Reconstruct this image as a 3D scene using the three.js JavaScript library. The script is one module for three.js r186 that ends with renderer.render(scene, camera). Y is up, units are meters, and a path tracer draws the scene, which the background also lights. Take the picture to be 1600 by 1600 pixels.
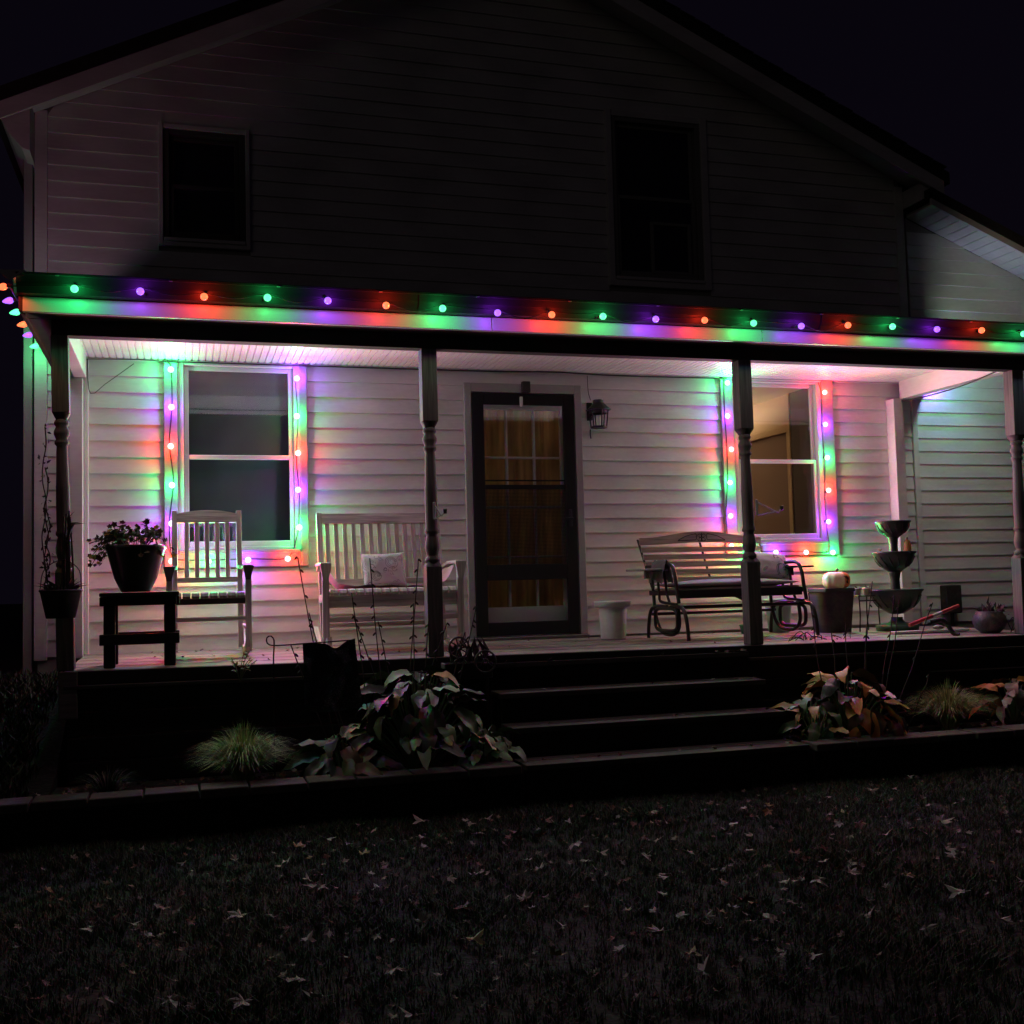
import * as THREE from 'three';
import { mergeGeometries, mergeVertices } from 'three/addons/utils/BufferGeometryUtils.js';
import { RoundedBoxGeometry } from 'three/addons/geometries/RoundedBoxGeometry.js';
import { ImprovedNoise } from 'three/addons/math/ImprovedNoise.js';

// ---------------------------------------------------------------- camera, sky, moon, exposure
const scene = new THREE.Scene();
const camera = new THREE.PerspectiveCamera(49.43, 1, 0.1, 500);
camera.rotation.order = 'YXZ';
camera.position.set(-2.081, 0.475, 9.119);
camera.rotation.set(0.0638, -0.2905, -0.0255);
const renderer = new THREE.WebGLRenderer({ antialias: true });
renderer.toneMapping = THREE.LinearToneMapping;
renderer.toneMappingExposure = 1.55;
renderer.shadowMap.enabled = true;
{ // overcast night sky: almost black, a trace of violet, a little lighter low down
  const w = 64, h = 32, d = new Float32Array(w * h * 4);
  for (let j = 0; j < h; j++) for (let i = 0; i < w; i++) {
    const e = Math.max(0, (j + 0.5) / h * 2 - 1), k = 1 - 0.35 * e, o = (j * w + i) * 4;
    d[o] = 0.0016 * k; d[o + 1] = 0.0011 * k; d[o + 2] = 0.0026 * k; d[o + 3] = 1;
  }
  const t = new THREE.DataTexture(d, w, h, THREE.RGBAFormat, THREE.FloatType);
  t.mapping = THREE.EquirectangularReflectionMapping; t.magFilter = THREE.LinearFilter; t.needsUpdate = true;
  scene.background = t; scene.environment = t;
}
const moon = new THREE.DirectionalLight(new THREE.Color(1, 0.86, 0.70), 0.011);   // night: hardly any light from the sky
moon.position.set(-10, 3.0, 12); moon.castShadow = true; moon.shadow.radius = 60;
moon.shadow.camera.left = -12; moon.shadow.camera.right = 12; moon.shadow.camera.top = 12; moon.shadow.camera.bottom = -12; moon.shadow.camera.far = 40;
scene.add(moon); scene.add(moon.target);

// each bulb throws most of its light forward, away from its socket: [all round, forward] in candela
const BULB_CANDELA = [0.27, 1.65], EAVE_CANDELA = [0.12, 0.55], SIDE_CANDELA = [0.15, 0], ANNEX_CANDELA = [0.5, 0];
const GLOW = { r: [1.14, 0.029, 0.010], g: [0.012, 0.90, 0.16], p: [0.26, 0.013, 0.84] };
const CORE = { r: [1.0, 0.14, 0.05], g: [0.09, 1.0, 0.34], p: [0.27, 0.09, 1.0] };

// ---------------------------------------------------------------- helpers
let seed = 20231;
function rnd() { seed = (seed * 1664525 + 1013904223) >>> 0; return seed / 4294967296; }
const rr = (a, b) => a + (b - a) * rnd();
const noise = new ImprovedNoise();
const V3 = (x, y, z) => new THREE.Vector3(x, y, z);
const counts = {};
function numbered(n) { const c = counts[n] || 0; counts[n] = c + 1; return c ? `${n}_${String(c).padStart(3, '0')}` : n; }
function dataTex(size, f, srgb) {
  const d = new Uint8Array(size * size * 4);
  for (let j = 0; j < size; j++) for (let i = 0; i < size; i++) {
    const c = f(i / size, j / size), o = (j * size + i) * 4;
    for (let k = 0; k < 3; k++) d[o + k] = Math.max(0, Math.min(255, 255 * (Array.isArray(c) ? c[k] : c)));
    d[o + 3] = 255;
  }
  const t = new THREE.DataTexture(d, size, size); t.wrapS = t.wrapT = THREE.RepeatWrapping; t.magFilter = THREE.LinearFilter;
  t.minFilter = THREE.LinearMipmapLinearFilter; t.generateMipmaps = true; if (srgb) t.colorSpace = THREE.SRGBColorSpace; t.needsUpdate = true; return t;
}
// periodic fractal noise on the unit square
function pn(u, v, fu, fv, s) { // blend so that it tiles
  const n = (a, b) => noise.noise(a * fu + s, b * fv + s * 1.7, s * 3.1);
  return n(u, v) * (1 - u) * (1 - v) + n(u - 1, v) * u * (1 - v) + n(u, v - 1) * (1 - u) * v + n(u - 1, v - 1) * u * v;
}
const texVinyl = dataTex(512, (u, v) => 0.92 + 0.12 * pn(u, v, 3, 4, 1) + 0.04 * pn(u, v, 17, 40, 2) + 0.03 * pn(u, v, 6, 160, 3), true);
const texWood = dataTex(512, (u, v) => { const a = pn(u, v, 3, 60, 4), b = pn(u, v, 9, 150, 5), c = pn(u, v, 4, 5, 6); const s = 0.80 + 0.22 * a + 0.14 * b + 0.16 * c; return [s, s * 0.98, s * 0.95]; }, true);
const texStone = dataTex(512, (u, v) => { const s = 0.80 + 0.25 * pn(u, v, 6, 6, 7) + 0.2 * pn(u, v, 30, 30, 8) + 0.2 * pn(u, v, 90, 90, 9); return [s, s * 0.985, s * 0.96]; }, true);
const texSoil = dataTex(512, (u, v) => { const s = 0.62 + 0.5 * pn(u, v, 9, 9, 10) + 0.5 * pn(u, v, 45, 45, 11); return [s, s * 0.95, s * 0.85]; }, true);
const texCloth = dataTex(256, (u, v) => 0.9 + 0.06 * Math.sin(u * 6.2832 * 60) * Math.sin(v * 6.2832 * 60) + 0.1 * pn(u, v, 6, 6, 12), true);
const texStreak = dataTex(256, (u, v) => 0.72 + 0.35 * pn(u, v, 9, 1.5, 41) + 0.2 * pn(u, v, 30, 3, 42) + 0.12 * pn(u, v, 4, 6, 43), true);
const bumpFine = dataTex(256, (u, v) => 0.5 + 0.4 * pn(u, v, 30, 30, 13) + 0.3 * pn(u, v, 70, 70, 14));
const bumpWood = dataTex(512, (u, v) => 0.5 + 0.4 * pn(u, v, 3, 90, 15) + 0.25 * pn(u, v, 8, 200, 16));

function M(color, roughness = 0.7, o = {}) {
  const m = new (o.phys ? THREE.MeshPhysicalMaterial : THREE.MeshStandardMaterial)({ roughness, metalness: o.metal || 0 });
  m.color.setRGB(...color);
  if (o.map) m.map = o.map;
  if (o.bump) { m.bumpMap = o.bump; m.bumpScale = o.bumpScale || 0.002; }
  if (o.side) m.side = THREE.DoubleSide;
  if (o.transmission) { m.transmission = o.transmission; m.thickness = 0; m.ior = o.ior || 1.5; }
  if (o.clearcoat) { m.clearcoat = o.clearcoat; m.clearcoatRoughness = 0.3; }
  return m;
}
const mat = {
  siding: M([0.80, 0.79, 0.775], 0.5, { map: texVinyl, bump: bumpFine, bumpScale: 0.0006 }),
  trim: M([0.78, 0.77, 0.76], 0.45, { map: texVinyl }),
  soffit: M([0.86, 0.855, 0.85], 0.5, { map: texVinyl }),
  casing: M([0.42, 0.415, 0.41], 0.42, { map: texVinyl }),
  sheath: M([0.3, 0.29, 0.27], 0.9),
  vinylWhite: M([0.6, 0.6, 0.59], 0.35),
  shingle: M([0.035, 0.032, 0.032], 0.95, { map: texStone, bump: bumpFine, bumpScale: 0.004 }),
  gutter: M([0.018, 0.016, 0.016], 0.5),
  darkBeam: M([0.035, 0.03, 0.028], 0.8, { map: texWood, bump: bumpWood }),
  post: M([0.20, 0.19, 0.18], 0.7, { map: texWood, bump: bumpWood, bumpScale: 0.0015 }),
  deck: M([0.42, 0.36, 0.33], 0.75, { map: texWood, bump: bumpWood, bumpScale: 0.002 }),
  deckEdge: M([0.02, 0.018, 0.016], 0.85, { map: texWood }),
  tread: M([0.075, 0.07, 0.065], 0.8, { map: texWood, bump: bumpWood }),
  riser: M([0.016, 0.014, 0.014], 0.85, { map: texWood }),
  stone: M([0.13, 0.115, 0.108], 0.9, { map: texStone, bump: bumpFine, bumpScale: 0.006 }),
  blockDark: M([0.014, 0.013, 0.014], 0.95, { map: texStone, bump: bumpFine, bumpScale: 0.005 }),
  soil: M([0.035, 0.028, 0.022], 1, { map: texSoil, bump: bumpFine, bumpScale: 0.01 }),
  ground: M([0.014, 0.020, 0.011], 1, { map: texSoil, bump: bumpFine, bumpScale: 0.01 }),
  black: M([0.012, 0.012, 0.013], 0.55),
  blackMetal: M([0.02, 0.02, 0.022], 0.4, { metal: 0.3 }),
  wire: M([0.012, 0.016, 0.013], 0.6),
  whitePaint: M([0.84, 0.83, 0.81], 0.5, { map: texWood, bump: bumpWood, bumpScale: 0.0008 }),
  oldPaint: M([0.72, 0.705, 0.68], 0.6, { map: texWood, bump: bumpWood }),
  darkWood: M([0.018, 0.014, 0.013], 0.6, { map: texWood }),
  slatWood: M([0.58, 0.51, 0.43], 0.65, { map: texWood, bump: bumpWood, bumpScale: 0.001 }),
  tubeMetal: M([0.03, 0.026, 0.024], 0.4, { metal: 0.4 }),
  glass: M([1, 1, 1], 0.02, { phys: 1, transmission: 1, ior: 1.5 }),
  galv: M([0.45, 0.45, 0.46], 0.4, { metal: 0.6 }),
};
// texture coordinates in metres, taken from the face's own direction
function uvm(g, rot) {
  const p = g.attributes.position, n = g.attributes.normal, a = new Float32Array(p.count * 2);
  for (let i = 0; i < p.count; i++) {
    const ax = Math.abs(n.getX(i)), ay = Math.abs(n.getY(i)), az = Math.abs(n.getZ(i));
    let u, v;
    if (az >= ax && az >= ay) { u = p.getX(i); v = p.getY(i); } else if (ay >= ax) { u = p.getX(i); v = p.getZ(i); } else { u = p.getZ(i); v = p.getY(i); }
    if (rot) [u, v] = [v, u];
    a[2 * i] = u; a[2 * i + 1] = v;
  }
  g.setAttribute('uv', new THREE.BufferAttribute(a, 2));
  return g;
}
function clean(g) {
  let q = g.index ? g.toNonIndexed() : g;
  for (const k of Object.keys(q.attributes)) if (!['position', 'normal', 'uv'].includes(k)) q.deleteAttribute(k);
  if (!q.attributes.normal) q.computeVertexNormals();
  if (!q.attributes.uv) q.setAttribute('uv', new THREE.BufferAttribute(new Float32Array(q.attributes.position.count * 2), 2));
  q.morphAttributes = {}; return q;
}
function geo(list, keepUv, rot) {
  const l = (Array.isArray(list) ? list : [list]).map(clean);
  const g = l.length > 1 ? mergeGeometries(l) : l[0];
  return keepUv ? g : uvm(g, rot);
}
function mesh(name, list, m, parent = scene, o = {}) {
  const me = new THREE.Mesh(geo(list, o.keepUv, o.rot), m);
  me.name = numbered(name); me.castShadow = me.receiveShadow = true;
  if (o.at) me.position.set(...o.at);
  if (o.label) me.userData.label = o.label;
  if (o.stuff) me.userData.kind = 'stuff';
  parent.add(me); return me;
}
function share(name, g, m, parent, o = {}) { // a mesh that shares a ready geometry
  const me = new THREE.Mesh(g, m); me.name = numbered(name); me.castShadow = me.receiveShadow = true;
  if (o.at) me.position.set(...o.at); if (o.turn) me.rotation.set(...o.turn); if (o.scale) me.scale.setScalar(o.scale);
  parent.add(me); return me;
}
function tag(o, label, category, group) { o.userData.label = label; o.userData.category = category; if (group) o.userData.group = group; return o; }
function thing(name, label, category, at = [0, 0, 0], turn = 0, group) {
  const g = new THREE.Group(); g.name = numbered(name); g.position.set(...at); g.rotation.y = turn; scene.add(g); return tag(g, label, category, group);
}
function structure(name, list, m, o) { const s = mesh(name, list, m, scene, o); s.userData.kind = 'structure'; return s; }
const box = (x0, x1, y0, y1, z0, z1) => new THREE.BoxGeometry(x1 - x0, y1 - y0, z1 - z0).translate((x0 + x1) / 2, (y0 + y1) / 2, (z0 + z1) / 2);
const rbox = (x0, x1, y0, y1, z0, z1, r = 0.006) => new RoundedBoxGeometry(x1 - x0, y1 - y0, z1 - z0, 1, Math.min(r, (x1 - x0) / 2.1, (y1 - y0) / 2.1, (z1 - z0) / 2.1)).translate((x0 + x1) / 2, (y0 + y1) / 2, (z0 + z1) / 2);
function bar(a, b, w, d, r = 0.005) { // a squared bar from a to b
  const A = V3(...a), B = V3(...b), L = A.distanceTo(B), g = new RoundedBoxGeometry(w, L, d, 1, Math.min(r, w / 2.1, d / 2.1));
  const q = new THREE.Quaternion().setFromUnitVectors(V3(0, 1, 0), B.clone().sub(A).normalize());
  return g.applyQuaternion(q).translate(...A.add(B).multiplyScalar(0.5).toArray());
}
function rod(a, b, r, n = 8) {
  const A = V3(...a), B = V3(...b), L = A.distanceTo(B), g = new THREE.CylinderGeometry(r, r, L, n);
  const q = new THREE.Quaternion().setFromUnitVectors(V3(0, 1, 0), B.clone().sub(A).normalize());
  return g.applyQuaternion(q).translate(...A.add(B).multiplyScalar(0.5).toArray());
}
const tube = (pts, r, seg = 24, rad = 6, tension = 0.5) => new THREE.TubeGeometry(new THREE.CatmullRomCurve3(pts.map(p => V3(...p)), false, 'catmullrom', tension), seg, r, rad);
const lathe = (pts, n = 24) => new THREE.LatheGeometry(pts.map(p => new THREE.Vector2(...p)), n);
function prism(pts, z0, z1) { // polygon in x, y pulled along z
  const s = new THREE.Shape(pts.map(p => new THREE.Vector2(...p)));
  return new THREE.ExtrudeGeometry(s, { depth: z1 - z0, bevelEnabled: false }).translate(0, 0, z0);
}
function alongX(pts, x0, x1) { // polygon in z, y pulled along x
  const s = new THREE.Shape(pts.map(p => new THREE.Vector2(-p[0], p[1])));
  return new THREE.ExtrudeGeometry(s, { depth: x1 - x0, bevelEnabled: false }).rotateY(Math.PI / 2).translate(x0, 0, 0);
}
function tri(flat) { // flat-shaded triangles
  const g = new THREE.BufferGeometry(); g.setAttribute('position', new THREE.BufferAttribute(new Float32Array(flat), 3)); g.computeVertexNormals(); return g;
}
const quad = (o, a, b, c, d) => o.push(...a, ...b, ...c, ...a, ...c, ...d);
// one course of lapped siding; ends may be raked (xb at the bottom edge, xt at the top edge)
function course(xb0, xb1, xt0, xt1, y, h, z = 0, s = 0) {
  const n = Math.max(1, Math.round((xb1 - xb0) / 0.35)), o = [];
  const w = (t, k) => 0.0016 * noise.noise(t * 2.3, y * 7.1, s + k);
  const pt = (t, k) => { const f = t / n, xb = xb0 + (xb1 - xb0) * f, xt = xt0 + (xt1 - xt0) * f, a = w(xb, 1), c = w(xb, 5);
    return k === 0 ? [xb, y + c, z + 0.004] : k === 1 ? [xb, y + c, z + 0.019 + a] : k === 2 ? [xt, y + h, z + 0.0045] : [xt, y + h, z + 0.001]; };
  for (let t = 0; t < n; t++) {
    quad(o, pt(t, 1), pt(t + 1, 1), pt(t + 1, 2), pt(t, 2));
    quad(o, pt(t, 0), pt(t + 1, 0), pt(t + 1, 1), pt(t, 1));
    quad(o, pt(t, 2), pt(t + 1, 2), pt(t + 1, 3), pt(t, 3));
  }
  o.push(...pt(0, 0), ...pt(0, 1), ...pt(0, 2), ...pt(n, 0), ...pt(n, 2), ...pt(n, 1));
  return tri(o);
}
const deckY = (x, z) => -0.006 * x - 0.012 * z;

// ================================================================ GROUND
const GY = -0.93;
{
  const g = new THREE.PlaneGeometry(400, 400, 1, 1).rotateX(-Math.PI / 2).translate(0, GY, 0);
  structure('ground', g, mat.ground);
  // planting bed between the porch and the retaining wall
  structure('planting_bed', [box(-3.6, -0.06, GY + 0.02, -0.70, 1.72, 2.44), box(2.0, 5.4, GY + 0.02, -0.70, 1.72, 2.44)], mat.soil);
  structure('side_yard', alongX([[-6, GY - 0.1], [2.3, GY - 0.1], [2.3, -0.71], [1.7, -0.62], [0.9, -0.3], [0.0, -0.14], [-6, -0.12]], -9, -2.82), M([0.008, 0.009, 0.006], 1, { map: texSoil, bump: bumpFine, bumpScale: 0.01 }));
}

// ================================================================ HOUSE
const house = thing('house', 'white clapboard farmhouse with a gable roof behind the lit porch', 'house', [0, 0, 0]);
const HL = -3.14, HR = 4.70, P = 0.127, Y0 = 2.165;
const soffL = x => 4.15 + 0.5 * (x + 3.3), soffR = x => 4.21 + 0.445 * (4.87 - x);
const RX = 0.611, RY = soffL(RX);
const holes = [ // openings as framed: x0 x1 y0 y1 of the casing, then the hole in the wall
  { x0: -2.20, x1: -1.085, y0: 0.655, y1: 2.30, h: [-2.06, -1.18, 0.80, 2.28] },
  { x0: 2.645, x1: 3.81, y0: 0.665, y1: 2.30, h: [2.80, 3.66, 0.80, 2.28] },
  { x0: 0.235, x1: 1.295, y0: -0.2, y1: 2.19, h: [0.30, 1.225, -0.02, 2.105] },
];
const upper = [
  { x0: -2.23, x1: -1.52, y0: 3.22, y1: 4.22, h: [-2.16, -1.59, 3.29, 4.15] },
  { x0: 1.60, x1: 2.60, y0: 3.10, y1: 4.72, h: [1.69, 2.50, 3.19, 4.63] },
];
const wall = mesh('wall', [
  // sheathing in pieces round the openings
  box(HL + 0.02, -2.06, -0.15, 2.45, -0.14, 0), box(-1.18, 0.30, -0.15, 2.45, -0.14, 0), box(1.225, 2.80, -0.15, 2.45, -0.14, 0), box(3.66, HR - 0.02, -0.15, 2.45, -0.14, 0),
  box(-2.06, -1.18, -0.15, 0.80, -0.14, 0), box(-2.06, -1.18, 2.28, 2.45, -0.14, 0), box(2.80, 3.66, -0.15, 0.80, -0.14, 0), box(2.80, 3.66, 2.28, 2.45, -0.14, 0),
  box(0.30, 1.225, 2.105, 2.45, -0.14, 0), box(0.30, 1.225, -0.15, -0.02, -0.14, 0),
  box(HL + 0.02, -2.16, 2.45, 4.15, -0.14, 0), box(-1.59, 1.69, 2.45, 4.15, -0.14, 0), box(2.50, HR - 0.02, 2.45, 4.15, -0.14, 0), box(-2.16, -1.59, 2.45, 3.29, -0.14, 0), box(1.69, 2.50, 2.45, 3.19, -0.14, 0),
  prism([[HL + 0.02, 4.15], [1.69, 4.15], [1.69, soffR(1.69)], [RX, RY], [HL + 0.02, soffL(HL + 0.02)]], -0.14, 0),
  prism([[2.50, 4.15], [HR - 0.02, 4.15], [HR - 0.02, soffR(HR - 0.02)], [2.50, soffR(2.50)]], -0.14, 0),
  prism([[1.69, 4.63], [2.50, 4.63], [2.50, soffR(2.50)], [1.69, soffR(1.69)]], -0.14, 0),
], mat.sheath, house);
function cutCourses(y, list, xa, xb) { // spans of x left free by the openings
  let spans = [[xa, xb]];
  for (const o of list) if (y + P * 0.5 > o.y0 && y + P * 0.5 < o.y1) {
    const out = [];
    for (const [a, b] of spans) { if (o.x1 <= a || o.x0 >= b) { out.push([a, b]); continue; } if (o.x0 > a) out.push([a, o.x0]); if (o.x1 < b) out.push([o.x1, b]); }
    spans = out;
  }
  return spans;
}
function lapped(a, b, ta, tb, y, z, k) { // long courses are made of two lengths that lap over each other
  if (b - a < 1.6) { mesh('siding_board', course(a, b, ta, tb, y, P + 0.002, z, k), mat.siding, wall); return; }
  const c = a + (b - a) * (0.25 + 0.5 * ((k * 0.382) % 1));
  mesh('siding_board', course(a, c + 0.03, ta, c + 0.03, y, P + 0.002, z, k), mat.siding, wall);
  mesh('siding_board', course(c, b, c, tb, y - 0.0006, P + 0.002, z + 0.0016, k + 7), mat.siding, wall);
}
for (let k = 0; k <= 17; k++) { // lower storey, under the porch ceiling
  const y = Y0 - P * k;
  for (const [a, b] of cutCourses(y, holes, HL + 0.085, HR - 0.02)) lapped(a, b, a, b, y, 0, k);
}
mesh('siding_board', course(HL + 0.085, HR - 0.02, HL + 0.085, HR - 0.02, Y0 + P, P, 0, 40), mat.siding, wall);
for (let k = 2; k < 31; k++) { // upper storey and gable
  const y = Y0 + P * k, yt = y + P;
  const lim = yy => [Math.max(HL + 0.085, -3.3 + (yy - 0.015 - 4.15) / 0.5), Math.min(HR - 0.085, 4.87 - (yy - 0.015 - 4.21) / 0.445)];
  const [b0, b1] = lim(y), [t0, t1] = lim(yt);
  if (t1 - t0 < 0.2) break;
  for (const [a, b] of cutCourses(y, upper, b0, b1)) {
    const ta = a === b0 ? t0 : a, tb = b === b1 ? t1 : b;
    lapped(a, b, ta, tb, y, 0, 60 + k);
  }
}
mesh('foundation', [box(HL, HR + 3.2, -1.1, -0.02, -0.5, -0.02)], mat.stone, house);
// corner boards, floor-to-eave
mesh('corner_board', [rbox(HL - 0.004, HL + 0.09, -0.02, 4.24, -0.1, 0.026)], mat.trim, house);
mesh('corner_board', [rbox(HR - 0.09, HR + 0.004, 2.5, 4.24, -0.1, 0.026)], mat.trim, house);
mesh('corner_board', [rbox(HR - 0.012, HR + 0.05, -0.02, 2.5, -0.1, 0.028)], mat.trim, house);
// side and rear walls, floors, so that the rooms are closed
mesh('side_wall', [box(HL, HL + 0.02, -0.15, 4.2, -6, -0.14), box(HR - 0.02, HR, -0.15, 4.2, -6, -0.14), box(HL, HR, -0.15, 4.2, -6.1, -6), prism([[HL, 4.2], [HR, 4.2], [RX, RY]], -6.1, -6)], mat.siding, house);
const roomWall = M([0.26, 0.19, 0.145], 0.9), roomCeil = M([0.70, 0.58, 0.42], 0.9), roomDark = M([0.10, 0.09, 0.09], 0.9);
mesh('interior_floor', [box(HL + 0.02, HR - 0.02, -0.14, -0.06, -6, -0.14)], roomDark, house);
mesh('interior_ceiling', [box(HL + 0.02, HR - 0.02, 2.56, 2.66, -6, -0.14)], roomCeil, house);
mesh('interior_wall', [box(1.55, 1.63, -0.06, 2.56, -4.3, -0.14), box(1.63, HR - 0.02, -0.06, 2.56, -4.38, -4.3)], roomWall, house);
mesh('interior_wall', [box(-0.1, -0.02, -0.06, 2.56, -3.1, -0.14), box(-0.02, 1.55, -0.06, 2.56, -3.1, -3.02)], roomWall, house);
const roomTan = M([0.56, 0.43, 0.28], 0.9), roomBrown = M([0.24, 0.18, 0.15], 0.9);
mesh('interior_wall', [box(4.62, 4.68, 2.13, 2.56, -4.3, -2.10)], roomTan, house);
mesh('interior_wall', [box(4.63, 4.68, -0.06, 2.13, -4.3, -2.10)], roomBrown, house);
mesh('interior_wall', [box(4.60, 4.68, -0.06, 2.56, -2.10, -0.14)], roomDark, house);
mesh('interior_door_casing', [rbox(4.585, 4.615, -0.06, 2.56, -2.13, -2.05)], roomTan, house);
mesh('interior_door_casing', [rbox(4.59, 4.62, 2.125, 2.20, -4.3, -2.135)], roomTan, house);
// ---- main roof
{
  const t = 0.12, ex = -3.42, ex2 = 4.98;
  mesh('roof', [
    prism([[ex, soffL(ex) + 0.01], [RX, RY + 0.01], [RX, RY + t + 0.03], [ex, soffL(ex) + t]], -6.4, 0.37),
    prism([[RX, RY + 0.01], [ex2, soffR(ex2) + 0.01], [ex2, soffR(ex2) + t], [RX, RY + t + 0.03]], -6.4, 0.37)], mat.shingle, house);
  mesh('rake_board', [prism([[ex + 0.06, soffL(ex + 0.06) - 0.12], [RX, RY - 0.14], [RX, RY + 0.09], [ex + 0.06, soffL(ex + 0.06) + 0.09]], 0.335, 0.362)], mat.trim, house);
  mesh('rake_board', [prism([[RX, RY - 0.14], [ex2 - 0.06, soffR(ex2 - 0.06) - 0.12], [ex2 - 0.06, soffR(ex2 - 0.06) + 0.09], [RX, RY + 0.09]], 0.335, 0.362)], mat.trim, house);
  mesh('rake_soffit', [prism([[ex + 0.06, soffL(ex + 0.06) - 0.018], [RX, RY - 0.018], [RX, RY + 0.004], [ex + 0.06, soffL(ex + 0.06) + 0.004]], 0.022, 0.335)], mat.soffit, house);
  mesh('rake_soffit', [prism([[RX, RY - 0.018], [ex2 - 0.06, soffR(ex2 - 0.06) - 0.018], [ex2 - 0.06, soffR(ex2 - 0.06) + 0.004], [RX, RY + 0.004]], 0.022, 0.335)], mat.soffit, house);
  // boxed return of the eave at the left corner, and the one at the right
  mesh('eave_return', [prism([[-3.36, 4.07], [HL - 0.005, 4.19], [HL - 0.005, 3.80], [-3.20, 3.82], [-3.29, 3.92], [-3.35, 4.04]], -6.2, 0.31)], mat.trim, house);
  mesh('eave_return', [prism([[HR + 0.006, 4.19], [4.93, 4.10], [4.90, 4.06], [HR + 0.006, 4.02]], -6.2, 0.31)], mat.trim, house);
  // ragged lower edge of the shingle courses along the right-hand rake
  const bits = [];
  for (let i = 0; i < 30; i++) { const x = RX + 0.1 + i * 0.143, y = soffR(x) + t; bits.push(new THREE.BoxGeometry(0.15, 0.012, 0.3 + 0.02 * rnd()).rotateZ(-Math.atan(0.445) + 0.05).translate(x, y + 0.012, 0.24)); }
  mesh('shingle_edge', bits, mat.shingle, house);
}
// ---- annex on the right, flush with the front, lower roof
{
  const A0 = HR + 0.05, A1 = 8.2, sA = x => 3.86 - 0.40 * (x - 4.96);
  const aw = mesh('annex_wall', [prism([[A0, -0.15], [A1, -0.15], [A1, sA(A1)], [A0, sA(A0)]], -0.16, -0.015), box(A1 - 0.1, A1, -0.15, 2.4, -4, -0.16), box(HR, A1, -0.15, 2.4, -4.1, -4)], mat.sheath, house);
  for (let k = 17; k >= -13; k--) {
    const y = Y0 - 0.01 - P * k, lim = yy => Math.min(A1, 4.96 + (3.86 - yy) / 0.40), b = lim(y), t = lim(y + P);
    if (t - A0 < 0.1) break;
    mesh('siding_board', course(A0, b, A0, t, y, P + 0.002, -0.015, 120 + k), mat.siding, aw);
  }
  const ar = mesh('annex_roof', [prism([[A0 - 0.02, sA(A0 - 0.02) + 0.05], [A1 + 0.4, sA(A1 + 0.4) + 0.05], [A1 + 0.4, sA(A1 + 0.4) + 0.15], [A0 - 0.02, sA(A0 - 0.02) + 0.15]], -4, 0.42)], mat.shingle, house);
  mesh('annex_rake_board', [prism([[A0 - 0.02, sA(A0) - 0.005], [A1, sA(A1) - 0.005], [A1, sA(A1) + 0.12], [A0 - 0.02, sA(A0) + 0.12]], 0.385, 0.41)], mat.trim, house);
  for (let i = 0; i < 24; i++) { // ribbed soffit panels of the rake
    const x = A0 + i * 0.105; if (x > A1 - 0.2) break;
    mesh('soffit_panel', [prism([[x, sA(x)], [x + 0.097, sA(x + 0.097)], [x + 0.097, sA(x + 0.097) + 0.012], [x, sA(x) + 0.012]], 0.002, 0.385)], mat.soffit, ar);
  }
  mesh('soffit_backing', [prism([[A0, sA(A0) + 0.014], [A1, sA(A1) + 0.014], [A1, sA(A1) + 0.03], [A0, sA(A0) + 0.03]], 0.002, 0.385)], mat.sheath, house);
}
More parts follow.
